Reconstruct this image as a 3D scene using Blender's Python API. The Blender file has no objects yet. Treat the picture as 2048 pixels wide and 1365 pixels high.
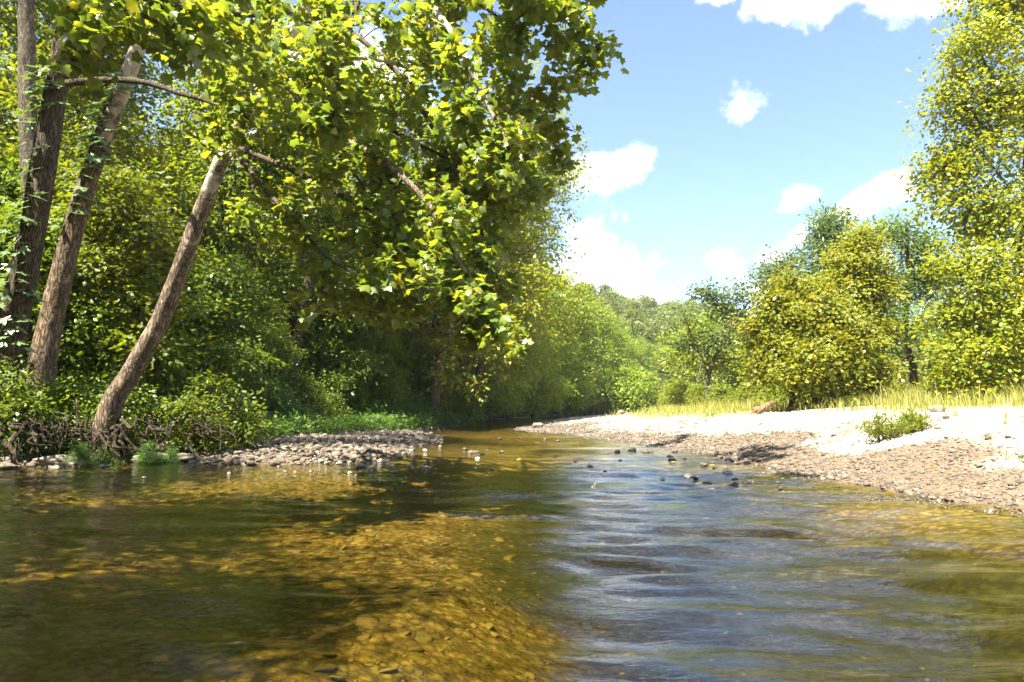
import bpy, bmesh, math, random
import numpy as np

# ------------------------------------------------------------------ camera
scn = bpy.context.scene
COL = scn.collection
FPX, HOR, EYE = 1400.0, 812.0, 1.15          # focal length in photo pixels, horizon row, eye height
PITCH = math.atan((HOR - 682.5) / FPX)
cam_d = bpy.data.cameras.new('camera'); cam = bpy.data.objects.new('camera', cam_d)
COL.objects.link(cam); scn.camera = cam
cam_d.sensor_width = 36.0; cam_d.lens = FPX / 2048.0 * 36.0
cam_d.clip_start = 0.05; cam_d.clip_end = 5000
cam.location = (0, 0, EYE); cam.rotation_euler = (math.pi / 2 + PITCH, 0, 0)

# ------------------------------------------------------------------ sky, sun, exposure
SUN_EL, SUN_AZ = math.radians(61), math.radians(-143)
def pix_dir(px, py):
    cx, cy = (px - 1024.0) / FPX, (682.5 - py) / FPX
    return np.array([cx, math.cos(PITCH) - cy * math.sin(PITCH), math.sin(PITCH) + cy * math.cos(PITCH)])
world = bpy.data.worlds.new('World'); scn.world = world; world.use_nodes = True
wt = world.node_tree; wn, wl = wt.nodes, wt.links
bg = wn['Background']; bg.inputs[1].default_value = 0.054
sky = wn.new('ShaderNodeTexSky'); sky.sky_type = 'NISHITA'; sky.sun_disc = False
sky.sun_elevation = SUN_EL; sky.sun_rotation = SUN_AZ
sky.air_density = 1.0; sky.dust_density = 0.5; sky.ozone_density = 4.5; sky.altitude = 200
tc = wn.new('ShaderNodeTexCoord')
def wmath(op, a, b=None, c=None, clamp=False):
    n = wn.new('ShaderNodeMath'); n.operation = op; n.use_clamp = clamp
    for i, v in enumerate((a, b, c)):
        if v is None: continue
        if isinstance(v, (int, float)): n.inputs[i].default_value = v
        else: wl.new(v, n.inputs[i])
    return n.outputs[0]
sep = wn.new('ShaderNodeSeparateXYZ'); wl.new(tc.outputs['Generated'], sep.inputs[0])
yy = wmath('MAXIMUM', sep.outputs[1], 0.05)
U, V = wmath('DIVIDE', sep.outputs[0], yy), wmath('DIVIDE', sep.outputs[2], yy)
front = wmath('MULTIPLY', wmath('SUBTRACT', sep.outputs[1], 0.25), 5.0, clamp=True)
def wnoise(scale, detail, rough, dist=0.0):
    n = wn.new('ShaderNodeTexNoise'); n.inputs['Scale'].default_value = scale
    n.inputs['Detail'].default_value = detail; n.inputs['Roughness'].default_value = rough
    n.inputs['Distortion'].default_value = dist
    wl.new(tc.outputs['Generated'], n.inputs['Vector']); return n.outputs[0]
n_big, n_fine = wnoise(9, 7, 0.6, 0.3), wnoise(34, 6, 0.62, 0.2)
# the cumulus scraps that stand in this sky, by bearing and height: (px, py, rx, ry, tilt, density)
CLOUDS = [(1222, 338, 76, 42, 8, 1.0), (1195, 500, 62, 72, 0, .6), (1272, 548, 48, 44, 0, .5), (1600, 392, 50, 28, 22, 1.0),
          (1710, 414, 150, 28, 28, 1.0), (1590, 486, 74, 18, 32, .7), (1600, -16, 120, 60, -6, 1.15), (1840, -24, 140, 66, 10, 1.1),
          (1440, 526, 36, 20, 5, .6), (1480, 225, 28, 30, -40, .36), (1300, 610, 200, 40, 0, .3), (740, 150, 160, 90, 0, .8), (1580, 585, 120, 34, 0, .35), (1450, -16, 50, 18, 0, .6),
          (1560, -210, 220, 110, 0, 1.1), (1900, -260, 240, 120, 8, 1.1), (1250, -330, 220, 120, -5, 1.0), (1650, -480, 320, 150, 0, 1.0), (900, -420, 260, 120, 0, .9)]
acc = None
for (px, py, rx, ry, tilt, dens) in CLOUDS:
    d = pix_dir(px, py); u0, v0 = d[0] / d[1], d[2] / d[1]
    t = math.radians(tilt); ru, rv = rx / FPX * 1.25, ry / FPX * 1.25
    du, dv = wmath('SUBTRACT', U, u0), wmath('SUBTRACT', V, v0)
    a = wmath('MULTIPLY_ADD', du, math.cos(t) / ru, wmath('MULTIPLY', dv, math.sin(t) / ru))
    b = wmath('MULTIPLY_ADD', du, -math.sin(t) / rv, wmath('MULTIPLY', dv, math.cos(t) / rv))
    q = wmath('SQRT', wmath('MULTIPLY_ADD', a, a, wmath('MULTIPLY', b, b)))
    e = wmath('MULTIPLY', wmath('SUBTRACT', 1.0, q), dens)
    acc = e if acc is None else wmath('MAXIMUM', acc, e)
acc = wmath('MAXIMUM', acc, -1.2)
rag = wmath('MULTIPLY_ADD', wmath('SUBTRACT', n_big, 0.5), 2.4, wmath('MULTIPLY', wmath('SUBTRACT', n_fine, 0.5), 1.5))
shaped = wmath('MULTIPLY', wmath('ADD', wmath('ADD', acc, rag), 0.0), 1.25, clamp=True)
drift = wmath('MULTIPLY', wmath('SUBTRACT', wnoise(3.2, 8, 0.62, 0.4), 0.56), 6.0, clamp=True)   # the rest of the sky: the same scattered cumulus
mixc = wmath('ADD', wmath('MULTIPLY', shaped, front), wmath('MULTIPLY', drift, wmath('SUBTRACT', 1.0, front)))
up = wmath('MULTIPLY', wmath('ADD', sep.outputs[2], 0.02), 8.0, clamp=True)
cmask = wmath('MULTIPLY', wmath('POWER', wmath('MULTIPLY', mixc, up), 1.6), 0.93)
ccol = wn.new('ShaderNodeMix'); ccol.data_type = 'RGBA'; ccol.inputs['A'].default_value = (10.5, 10.9, 11.6, 1); ccol.inputs['B'].default_value = (19.0, 19.0, 19.0, 1)   # grey-blue hollows, white tops
wl.new(wmath('MULTIPLY', wmath('SUBTRACT', wnoise(16, 5, .6), .36), 3.4, clamp=True), ccol.inputs['Factor'])
mx = wn.new('ShaderNodeMix'); mx.data_type = 'RGBA'
wl.new(cmask, mx.inputs['Factor']); wl.new(sky.outputs[0], mx.inputs['A']); wl.new(ccol.outputs['Result'], mx.inputs['B'])
wl.new(mx.outputs['Result'], bg.inputs[0])
sd = bpy.data.lights.new('sun', 'SUN'); sun = bpy.data.objects.new('sun', sd); COL.objects.link(sun)
sd.energy = 4.8; sd.angle = math.radians(0.53); sd.color = (1.0, 0.95, 0.85)
sun.rotation_euler = (math.pi / 2 - SUN_EL, 0, math.pi - SUN_AZ - math.pi)
from mathutils import Vector, Matrix
SUNV = Vector((math.sin(SUN_AZ) * math.cos(SUN_EL), math.cos(SUN_AZ) * math.cos(SUN_EL), math.sin(SUN_EL)))
sun.rotation_euler = SUNV.to_track_quat('Z', 'Y').to_euler()
vs = scn.view_settings; vs.view_transform = 'Standard'; vs.look = 'None'; vs.gamma = 1; vs.exposure = 2.6
scn.cycles.use_denoising = True
scn.cycles.max_bounces = 10; scn.cycles.diffuse_bounces = 6; scn.cycles.glossy_bounces = 3; scn.cycles.transmission_bounces = 4
scn.cycles.transparent_max_bounces = 6; scn.cycles.caustics_reflective = False; scn.cycles.caustics_refractive = False
scn.cycles.sample_clamp_indirect = 6

# ------------------------------------------------------------------ helpers
rng = np.random.default_rng(7)
def P(px, py, d):
    """the point at depth d (metres ahead) that stands at that place of the view"""
    v = pix_dir(px, py); t = d / v[1]
    return np.array([v[0] * t, d, EYE + v[2] * t])
def sstep(a, b, x):
    t = np.clip((x - a) / (b - a), 0, 1); return t * t * (3 - 2 * t)
def _hash(ix, iy, iz):
    h = (ix * 374761393 + iy * 668265263 + iz * 2147483647 + 1274126177) & 0xffffffff
    h = ((h ^ (h >> 13)) * 1274126177) & 0xffffffff
    return ((h ^ (h >> 16)) & 0xffffff) / float(0xffffff)
def vnoise(x, y, z=None):
    x = np.asarray(x, float); y = np.asarray(y, float); z = np.zeros_like(x) if z is None else np.asarray(z, float)
    ix, iy, iz = np.floor(x).astype(np.int64), np.floor(y).astype(np.int64), np.floor(z).astype(np.int64)
    fx, fy, fz = x - ix, y - iy, z - iz
    fx, fy, fz = fx * fx * (3 - 2 * fx), fy * fy * (3 - 2 * fy), fz * fz * (3 - 2 * fz)
    r = 0
    for dx in (0, 1):
        for dy in (0, 1):
            for dz in (0, 1):
                r = r + _hash(ix + dx, iy + dy, iz + dz) * (fx if dx else 1 - fx) * (fy if dy else 1 - fy) * (fz if dz else 1 - fz)
    return r
def fbm(x, y, o=4, z=None):
    r, a, s = 0, 0.5, 1.0
    for i in range(o):
        r = r + a * vnoise(np.asarray(x) * s + 13.7 * i, np.asarray(y) * s - 7.1 * i, None if z is None else np.asarray(z) * s + 3.3 * i); a *= .5; s *= 2.03
    return r
def norm(a):
    return a / np.maximum(np.linalg.norm(a, axis=-1, keepdims=True), 1e-9)

def mesh_from(name, verts, faces, mats=(), smooth=True, mat_idx=None):
    """faces: list of int arrays (n, k)"""
    me = bpy.data.meshes.new(name)
    verts = np.asarray(verts, np.float32).reshape(-1, 3)
    faces = [np.asarray(f, np.int32) for f in faces if len(f)]
    me.vertices.add(len(verts)); me.vertices.foreach_set('co', verts.ravel())
    loops = np.concatenate([f.ravel() for f in faces]); tot = np.concatenate([np.full(len(f), f.shape[1], np.int32) for f in faces])
    st = np.concatenate([[0], np.cumsum(tot)[:-1]]).astype(np.int32)
    me.loops.add(len(loops)); me.loops.foreach_set('vertex_index', loops)
    me.polygons.add(len(tot)); me.polygons.foreach_set('loop_start', st); me.polygons.foreach_set('loop_total', tot)
    if smooth: me.polygons.foreach_set('use_smooth', np.ones(len(tot), bool))
    for m in mats: me.materials.append(m)
    if mat_idx is not None: me.polygons.foreach_set('material_index', np.asarray(mat_idx, np.int32))
    me.update(calc_edges=True); return me
def link(name, data, parent=None, loc=None, rot=None, scl=None, **props):
    o = bpy.data.objects.new(name, data); COL.objects.link(o)
    if parent is not None: o.parent = parent
    if loc is not None: o.location = tuple(float(c) for c in loc)
    if rot is not None: o.rotation_euler = tuple(float(c) for c in rot)
    if scl is not None: o.scale = (scl,) * 3 if np.isscalar(scl) else tuple(float(c) for c in scl)
    for k, v in props.items(): o[k] = v
    return o
class MB:
    def __init__(s): s.v, s.f3, s.f4, s.n = [], [], [], 0
    def add(s, v, f3=None, f4=None):
        s.v.append(np.asarray(v, float).reshape(-1, 3))
        if f3 is not None and len(f3): s.f3.append(np.asarray(f3, np.int64).reshape(-1, 3) + s.n)
        if f4 is not None and len(f4): s.f4.append(np.asarray(f4, np.int64).reshape(-1, 4) + s.n)
        s.n += len(s.v[-1])
    def mesh(s, name, *mats, smooth=True):
        return mesh_from(name, np.concatenate(s.v), ([np.concatenate(s.f3)] if s.f3 else []) + ([np.concatenate(s.f4)] if s.f4 else []), mats, smooth)
def spline(pts, n):
    pts = np.asarray(pts, float); m = len(pts)
    if m == 2: return pts[0] + np.linspace(0, 1, n)[:, None] * (pts[1] - pts[0])
    p = np.vstack([2 * pts[0] - pts[1], pts, 2 * pts[-1] - pts[-2]])
    t = np.linspace(0, m - 1 - 1e-9, n); i = t.astype(int); u = (t - i)[:, None]
    a, b, c, d = p[i], p[i + 1], p[i + 2], p[i + 3]
    return .5 * (2 * b + (c - a) * u + (2 * a - 5 * b + 4 * c - d) * u ** 2 + (3 * b - a - 3 * c + d) * u ** 3)
def tube(mb, pts, r0, r1, seg=6, n=None, rough=0.0, flare=0.0, fr=3.0, smooth_pts=True, rr=None):
    n = n or max(3, len(pts) * 3)
    c = spline(pts, n) if smooth_pts else np.asarray(pts, float)
    n = len(c); t = norm(np.gradient(c, axis=0)); ref = np.array([0.31, 0.17, 0.93]) if abs(t[0, 2]) < .8 else np.array([1., .1, 0])
    a = norm(np.cross(t, ref)); b = np.cross(t, a)
    u = np.linspace(0, 1, n); r = (r0 + (r1 - r0) * u) if rr is None else np.interp(u, np.linspace(0, 1, len(rr)), rr)
    if flare: r = r * (1 + flare * np.exp(-u * 14))
    th = np.linspace(0, 2 * np.pi, seg, endpoint=False)
    off = a[:, None, :] * np.cos(th)[None, :, None] + b[:, None, :] * np.sin(th)[None, :, None]
    R = np.repeat(r[:, None], seg, 1)
    if rough:
        length = np.concatenate([[0], np.cumsum(np.linalg.norm(np.diff(c, axis=0), axis=1))])
        L = length[:, None] + 0 * th[None]
        nz = fbm(np.cos(th)[None] * fr + 9 + 0 * L, np.sin(th)[None] * fr + 0 * L, 4, L * fr * .45) - .47
        R = R * (1 + rough * 2 * nz)
    v = (c[:, None, :] + off * R[..., None]).reshape(-1, 3)
    i = np.arange(n - 1)[:, None] * seg; j = np.arange(seg)[None]; k = (j + 1) % seg
    q = np.stack([i + j, i + k, i + seg + k, i + seg + j], -1).reshape(-1, 4)
    v = np.vstack([v, c[-1] + t[-1] * r[-1]]); tip = n * seg
    f3 = np.stack([(n - 1) * seg + np.arange(seg), (n - 1) * seg + (np.arange(seg) + 1) % seg, np.full(seg, tip)], -1)
    mb.add(v, f3, q)
def thin_tubes(mb, A, B, r, sag=0.0):
    """many 3-sided twigs from A to B"""
    A, B = np.asarray(A), np.asarray(B); n = len(A)
    if n == 0: return
    M = (A + B) / 2 + np.array([0, 0, 1.0]) * sag * np.linalg.norm(B - A, axis=1)[:, None]
    t = norm(B - A); a = norm(np.cross(t, rng.normal(size=(n, 3)))); b = np.cross(t, a)
    r = np.broadcast_to(np.asarray(r, float), (n,))[:, None]
    ring = [a, -.5 * a + .87 * b, -.5 * a - .87 * b]
    v = np.stack([A + ring[k] * r for k in range(3)] + [M + ring[k] * r * .7 for k in range(3)] + [B + ring[k] * r * .3 for k in range(3)], 1)
    q = []
    for s0 in (0, 3):
        for k in range(3): q.append([s0 + k, s0 + (k + 1) % 3, s0 + 3 + (k + 1) % 3, s0 + 3 + k])
    q = (np.arange(n)[:, None, None] * 9 + np.array(q)[None]).reshape(-1, 4)
    mb.add(v.reshape(-1, 3), None, q)

# leaf shapes: x = along the leaf, y = across, z = face
def leaf_lobed(side=.22, curl=.13, skew=0.0):
    h = [(0.0, .0), (-.04, .20), (.10, .54), (.30, .37), (.58, .52), (.68, .24), (1.0, 0)]
    p = h + [(x, -y) for x, y in h[-2:0:-1]]
    v = [(.36, 0, .03)] + [(x, y, -side * abs(y) - curl * x * x + skew * y * x) for x, y in p]
    f = [(0, 1 + i, 1 + (i + 1) % len(p)) for i in range(len(p))]
    return np.array(v, float), np.array(f)
def leaf_ovate(w=.27):
    p = [(0, 0), (.28, w), (.66, w * .82), (1, 0), (.66, -w * .82), (.28, -w)]
    return np.array([(x, y, -.35 * abs(y) - .10 * x * x) for x, y in p], float), np.array([(0, 1, 2), (0, 2, 3), (0, 3, 4), (0, 4, 5)])
def leaf_rhomb(w=.30):
    return np.array([(0, 0, 0), (.45, w, -.08), (1, 0, -.1), (.45, -w, -.08)], float), np.array([(0, 1, 2), (0, 2, 3)])
def leaf_palm():
    v0, f0 = leaf_ovate(.2); V_, F_ = [], []
    for i, a in enumerate((-100, -50, 0, 50, 100)):
        c, s = math.cos(math.radians(a)), math.sin(math.radians(a)); L = 1 - .0022 * abs(a) * 1.2
        V_.append(np.stack([(v0[:, 0] * c - v0[:, 1] * s) * L, (v0[:, 0] * s + v0[:, 1] * c) * L, v0[:, 2] - .02 * i], -1)); F_.append(f0 + 6 * i)
    return np.concatenate(V_), np.concatenate(F_)
LOBEDS = [leaf_lobed(), leaf_lobed(.5, .35, .2), leaf_lobed(-.25, .2, -.25), leaf_lobed(.12, -.2, .3)]
LOBED, OVATE, RHOMB, NARROW, PALM = leaf_lobed(), leaf_ovate(), leaf_rhomb(), leaf_ovate(.13), leaf_palm()
def frames(n, t):
    n = norm(n); t = norm(t - n * (t * n).sum(-1, keepdims=True)); b = np.cross(n, t)
    return np.stack([t, b, n], -1)
def leaves_geo(tmpl, pos, nrm, tip, size):
    v, f = tmpl; M = frames(nrm, tip); n = len(pos)
    size = np.broadcast_to(np.asarray(size, float), (n,))
    vv = np.einsum('nij,kj->nki', M, v) * size[:, None, None] + pos[:, None, :]
    ff = (np.arange(n)[:, None, None] * len(v) + f[None]).reshape(-1, f.shape[1])
    return vv.reshape(-1, 3), ff

# ------------------------------------------------------------------ materials
def nodemat(name):
    m = bpy.data.materials.new(name); m.use_nodes = True
    nt = m.node_tree; nt.nodes.clear(); out = nt.nodes.new('ShaderNodeOutputMaterial')
    return m, nt, out
def N(nt, t, **kw):
    n = nt.nodes.new(t)
    for k, v in kw.items():
        if k.startswith('in_'):
            key = k[3:]; key = int(key) if key.isdigit() else key.replace('_', ' ')
            if hasattr(v, 'links') or hasattr(v, 'is_output'): nt.links.new(v, n.inputs[key])
            else: n.inputs[key].default_value = v
        else: setattr(n, k, v)
    return n
def ramp(nt, fac, stops):
    r = nt.nodes.new('ShaderNodeValToRGB'); el = r.color_ramp.elements
    while len(el) < len(stops): el.new(.5)
    for e, (p, c) in zip(el, stops): e.position = p; e.color = (*c, 1) if len(c) == 3 else c
    nt.links.new(fac, r.inputs[0]); return r.outputs[0]
def mixc(nt, fac, a, b, mode='MIX'):
    m = nt.nodes.new('ShaderNodeMix'); m.data_type = 'RGBA'; m.blend_type = mode
    for key, v in (('Factor', fac), ('A', a), ('B', b)):
        if isinstance(v, (tuple, list)): m.inputs[key].default_value = (*v, 1) if len(v) == 3 else v
        elif isinstance(v, (int, float)): m.inputs[key].default_value = v
        else: nt.links.new(v, m.inputs[key])
    return m.outputs['Result']
def fmath(nt, op, a, b=None, clamp=False):
    n = nt.nodes.new('ShaderNodeMath'); n.operation = op; n.use_clamp = clamp
    for i, v in enumerate((a, b)):
        if v is None: continue
        if isinstance(v, (int, float)): n.inputs[i].default_value = v
        else: nt.links.new(v, n.inputs[i])
    return n.outputs[0]
def leafmat(name, cols, trans=.42, tcol=1.6, rough=.45, spec=.35, vary=.25):
    """per-leaf colour from its own island, per-tree shift from the object"""
    m, nt, out = nodemat(name)
    geo = N(nt, 'ShaderNodeNewGeometry'); oi = N(nt, 'ShaderNodeObjectInfo')
    r = geo.outputs['Random Per Island']
    c = ramp(nt, r, [(i / (len(cols) - 1), col) for i, col in enumerate(cols)])
    hs = N(nt, 'ShaderNodeHueSaturation', in_Color=c)
    nt.links.new(fmath(nt, 'MULTIPLY_ADD', oi.outputs['Random'], .018), hs.inputs['Hue'])
    hs.inputs['Hue'].links[0].from_node.inputs[2].default_value = .490
    nt.links.new(fmath(nt, 'MULTIPLY_ADD', oi.outputs['Random'], vary), hs.inputs['Value'])
    hs.inputs['Value'].links[0].from_node.inputs[2].default_value = 1 - vary / 2
    c = hs.outputs[0]
    p = N(nt, 'ShaderNodeBsdfPrincipled', in_Base_Color=c, in_Roughness=rough)
    p.inputs['Specular IOR Level'].default_value = spec
    tcx = mixc(nt, 1.0, c, (tcol * 1.12, tcol, tcol * .35), 'MULTIPLY')
    tr = N(nt, 'ShaderNodeBsdfTranslucent', in_Color=tcx)
    ms = N(nt, 'ShaderNodeMixShader', in_0=trans); nt.links.new(p.outputs[0], ms.inputs[1]); nt.links.new(tr.outputs[0], ms.inputs[2])
    nt.links.new(ms.outputs[0], out.inputs[0]); return m
def barkmat(name, dark, light, scale=9, stretch=.22, bump=.6, pale=None, pale_z=(3, 9)):
    m, nt, out = nodemat(name)
    co = N(nt, 'ShaderNodeTexCoord'); mp = N(nt, 'ShaderNodeMapping', in_0=co.outputs['Object']); mp.inputs['Scale'].default_value = (1, 1, stretch)
    n1 = N(nt, 'ShaderNodeTexNoise', in_Vector=mp.outputs[0], in_Scale=scale, in_Detail=8.0, in_Roughness=.65)
    mp2 = N(nt, 'ShaderNodeMapping', in_0=co.outputs['Object']); mp2.inputs['Scale'].default_value = (1, 1, stretch * .6)
    vo = N(nt, 'ShaderNodeTexNoise', in_Vector=mp2.outputs[0], in_Scale=scale * 2.6, in_Detail=3.0, in_Roughness=.55, in_Distortion=.35)
    n2 = N(nt, 'ShaderNodeTexNoise', in_Vector=co.outputs['Object'], in_Scale=2.3, in_Detail=5.0)
    c = ramp(nt, n1.outputs[0], [(.3, dark), (.7, light)])
    crack = fmath(nt, 'MULTIPLY', fmath(nt, 'ABSOLUTE', fmath(nt, 'SUBTRACT', vo.outputs[0], .5)), 9.0, True)
    c = mixc(nt, crack, tuple(x * .45 for x in dark), c)
    moss = ramp(nt, n2.outputs[0], [(.55, (0, 0, 0)), (.72, (.45,) * 3)])
    c = mixc(nt, moss, c, (.055, .06, .025))
    if pale:
        sx = N(nt, 'ShaderNodeSeparateXYZ', in_0=co.outputs['Object'])
        n3 = N(nt, 'ShaderNodeTexNoise', in_Vector=co.outputs['Object'], in_Scale=3.1, in_Detail=4.0, in_Distortion=.6)
        zf = N(nt, 'ShaderNodeMapRange', in_0=sx.outputs[2], in_1=float(pale_z[0]), in_2=float(pale_z[1]))
        f = fmath(nt, 'MULTIPLY', fmath(nt, 'SUBTRACT', fmath(nt, 'ADD', zf.outputs[0], n3.outputs[0]), .85), 6.0, True)
        pc = ramp(nt, n1.outputs[0], [(.35, tuple(x * .7 for x in pale)), (.6, pale)])
        c = mixc(nt, f, c, pc)
    h = fmath(nt, 'ADD', n1.outputs[0], fmath(nt, 'MULTIPLY', crack, .7))
    b = N(nt, 'ShaderNodeBump', in_Height=h, in_Strength=bump, in_Distance=.03)
    p = N(nt, 'ShaderNodeBsdfPrincipled', in_Base_Color=c, in_Roughness=.9, in_Normal=b.outputs[0])
    p.inputs['Specular IOR Level'].default_value = .15
    nt.links.new(p.outputs[0], out.inputs[0]); return m
def stonemat(name, cols, wet=False, scale=14, patch=False):
    m, nt, out = nodemat(name)
    oi = N(nt, 'ShaderNodeObjectInfo'); geo = N(nt, 'ShaderNodeNewGeometry'); co = N(nt, 'ShaderNodeTexCoord')
    n1 = N(nt, 'ShaderNodeTexNoise', in_Vector=geo.outputs['Position'], in_Scale=float(scale), in_Detail=6.0, in_Roughness=.6)
    r = fmath(nt, 'FRACT', fmath(nt, 'ADD', oi.outputs['Random'], geo.outputs['Random Per Island']))
    c = ramp(nt, r, [(i / (len(cols) - 1), col) for i, col in enumerate(cols)])
    c = mixc(nt, .8, c, ramp(nt, n1.outputs[0], [(.3, (.55, .52, .48)), (.7, (1.15, 1.12, 1.05))]), 'MULTIPLY')
    if patch:   # slimy green-brown algae in drifts
        n5 = N(nt, 'ShaderNodeTexNoise', in_Vector=geo.outputs['Position'], in_Scale=1.6, in_Detail=4.0, in_Roughness=.6)
        c = mixc(nt, ramp(nt, n5.outputs[0], [(.42, (.15,) * 3), (.6, (.85,) * 3)]), c, (.125, .10, .021))
    if wet:   # the band by the waterline is dark and shiny
        sx = N(nt, 'ShaderNodeSeparateXYZ', in_0=geo.outputs['Position'])
        w = N(nt, 'ShaderNodeMapRange', in_0=sx.outputs[2], in_1=.035, in_2=.0)
        c = mixc(nt, fmath(nt, 'MULTIPLY', w.outputs[0], .75), c, mixc(nt, 1., c, (.35, .30, .2), 'MULTIPLY'))
    b = N(nt, 'ShaderNodeBump', in_Height=n1.outputs[0], in_Strength=.5, in_Distance=.02)
    p = N(nt, 'ShaderNodeBsdfPrincipled', in_Base_Color=c, in_Roughness=.8, in_Normal=b.outputs[0])
    if wet: nt.links.new(fmath(nt, 'SUBTRACT', .8, fmath(nt, 'MULTIPLY', w.outputs[0], .45)), p.inputs['Roughness'])
    nt.links.new(p.outputs[0], out.inputs[0]); return m

M_SYC = leafmat('sycamore_leaf', [(.088, .138, .026), (.112, .162, .028), (.132, .178, .030), (.162, .192, .027), (.21, .20, .024)], trans=.48, tcol=1.7, rough=.34, spec=.6)
M_SYCY = leafmat('yellowing_sycamore_leaf', [(.125, .178, .014), (.158, .202, .014), (.188, .214, .015), (.215, .22, .016), (.25, .222, .018)], trans=.46, tcol=1.6, vary=.12)
M_SYCG = leafmat('green_gold_sycamore_leaf', [(.108, .158, .013), (.138, .18, .014), (.165, .192, .015), (.192, .20, .016), (.225, .202, .018)], trans=.46, tcol=1.6, vary=.1)
M_GRN = leafmat('forest_leaf', [(.078, .122, .012), (.105, .152, .012), (.135, .172, .013), (.17, .187, .014)], trans=.5, tcol=1.8)
M_YGRN = leafmat('light_forest_leaf', [(.095, .15, .015), (.125, .175, .016), (.155, .19, .016), (.19, .20, .018)], trans=.48, tcol=1.7, vary=.5)
M_DRK = leafmat('understory_leaf', [(.074, .118, .012), (.10, .146, .012), (.128, .166, .013)], trans=.46, tcol=1.8, spec=.4)
M_WAL = leafmat('feathery_leaf', [(.065, .115, .022), (.09, .135, .024), (.115, .155, .025)], trans=.42, tcol=1.6)
M_FAR = leafmat('far_leaf', [(.075, .115, .022), (.10, .135, .024), (.125, .155, .025), (.155, .165, .025)], trans=.35, tcol=1.5, vary=.5)
M_VINE = leafmat('creeper_leaf', [(.10, .16, .06), (.14, .20, .08), (.09, .15, .04)], trans=.3, tcol=1.5, rough=.3, spec=.6, vary=.4)
M_GRASS = leafmat('grass_blade', [(.11, .17, .025), (.15, .19, .03), (.20, .21, .04), (.30, .26, .07), (.36, .30, .09)], trans=.4, tcol=1.4)
M_HERB = leafmat('waterside_herb', [(.07, .15, .025), (.10, .19, .035), (.13, .22, .045)], trans=.4, tcol=1.6)
M_DEADLEAF = leafmat('fallen_leaf', [(.30, .10, .03), (.45, .25, .04), (.50, .36, .05), (.22, .09, .04)], trans=.2, tcol=1.0)
B_DARK = barkmat('ridged_dark_bark', (.065, .047, .03), (.21, .155, .10), 11, .2, .9)
B_BRWN = barkmat('flaking_brown_bark', (.095, .065, .04), (.31, .22, .135), 7, .35, .8, pale=(.42, .34, .24), pale_z=(3.5, 12))
B_SYC = barkmat('sycamore_bark', (.10, .072, .047), (.32, .24, .16), 6, .4, .6, pale=(.50, .44, .34), pale_z=(3.0, 10))
B_TWIG = barkmat('twig_bark', (.06, .042, .026), (.15, .11, .07), 14, .4, .3)
B_ROOT = barkmat('root_bark', (.045, .032, .02), (.12, .088, .055), 10, .4, .7)
B_GREY = barkmat('grey_bark', (.10, .08, .055), (.25, .2, .14), 10, .3, .6)
B_WOOD = barkmat('driftwood', (.16, .09, .045), (.42, .27, .15), 9, .2, .7)
S_PALE = stonemat('pale_river_stone', [(.24, .205, .15), (.34, .305, .24), (.42, .39, .325), (.29, .25, .185), (.17, .14, .10)], wet=True)
S_SHIN = stonemat('brown_shingle', [(.075, .056, .037), (.125, .098, .068), (.175, .143, .104), (.10, .075, .05), (.055, .042, .03), (.22, .185, .14)], wet=True)
S_DARK = stonemat('dark_wet_stone', [(.055, .042, .03), (.085, .065, .045), (.12, .09, .06)], wet=True)
S_BED = stonemat('algae_coated_stone', patch=True, cols= [(.14, .104, .034), (.188, .143, .046), (.25, .19, .066), (.10, .08, .028), (.14, .125, .036)], scale=9)
S_LIME = stonemat('weathered_limestone', [(.15, .125, .085), (.20, .17, .12)], wet=True, scale=7)

# ------------------------------------------------------------------ the lie of the land
WATER = np.array([(-5.2, -14), (-5.4, -4), (-6.0, 0), (-7.1, 5), (-8.8, 10), (-10, 13.2), (-8.9, 14.7), (-7.2, 15.3), (-5.6, 14.1), (-4.3, 13.8), (-3.3, 14.8), (-3.0, 18), (-2.8, 22), (-3.1, 27), (-4.4, 32), (-3.7, 37),
                  (-2.8, 40), (-2.6, 47), (-2.5, 54), (-1, 61), (1.2, 67), (12, 95), (40, 150), (46, 148), (16, 94), (6, 66), (4.2, 60), (2.5, 54), (1.2, 45), (.6, 40), (.3, 35.5),
                  (1.65, 30.4), (3.8, 23.7), (4.65, 17.3), (4.9, 13.6), (4.85, 10.9), (5.0, 9), (5.4, 7.4), (5.7, 4), (6.2, 0), (6.8, -14)])
BANK = np.array([(-6, -30), (-5.8, -14), (-5.9, -4), (-6.6, 0), (-7.7, 5), (-9.4, 10), (-10.6, 13.5), (-9.5, 15.4), (-9.8, 20), (-8.2, 28.7), (-5.4, 35), (-3.3, 40), (-3.1, 54), (-1.6, 61), (.6, 67), (11, 96), (39, 152), (120, 320)])
def seg_dist(x, y, poly, closed):
    a = poly; b = np.roll(poly, -1, 0)
    if not closed: a, b = a[:-1], b[:-1]
    best = np.full(x.shape, 1e9); inside = np.zeros(x.shape, bool)
    for (ax, ay), (bx, by) in zip(a, b):
        dx, dy = bx - ax, by - ay; t = np.clip(((x - ax) * dx + (y - ay) * dy) / (dx * dx + dy * dy), 0, 1)
        best = np.minimum(best, np.hypot(x - ax - t * dx, y - ay - t * dy))
        if closed: inside ^= ((ay > y) != (by > y)) & (x < (bx - ax) * (y - ay) / np.where(by == ay, 1e-9, by - ay) + ax)
    return best, inside
def bank_x(y): return np.interp(y, BANK[:, 1], BANK[:, 0])
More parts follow.
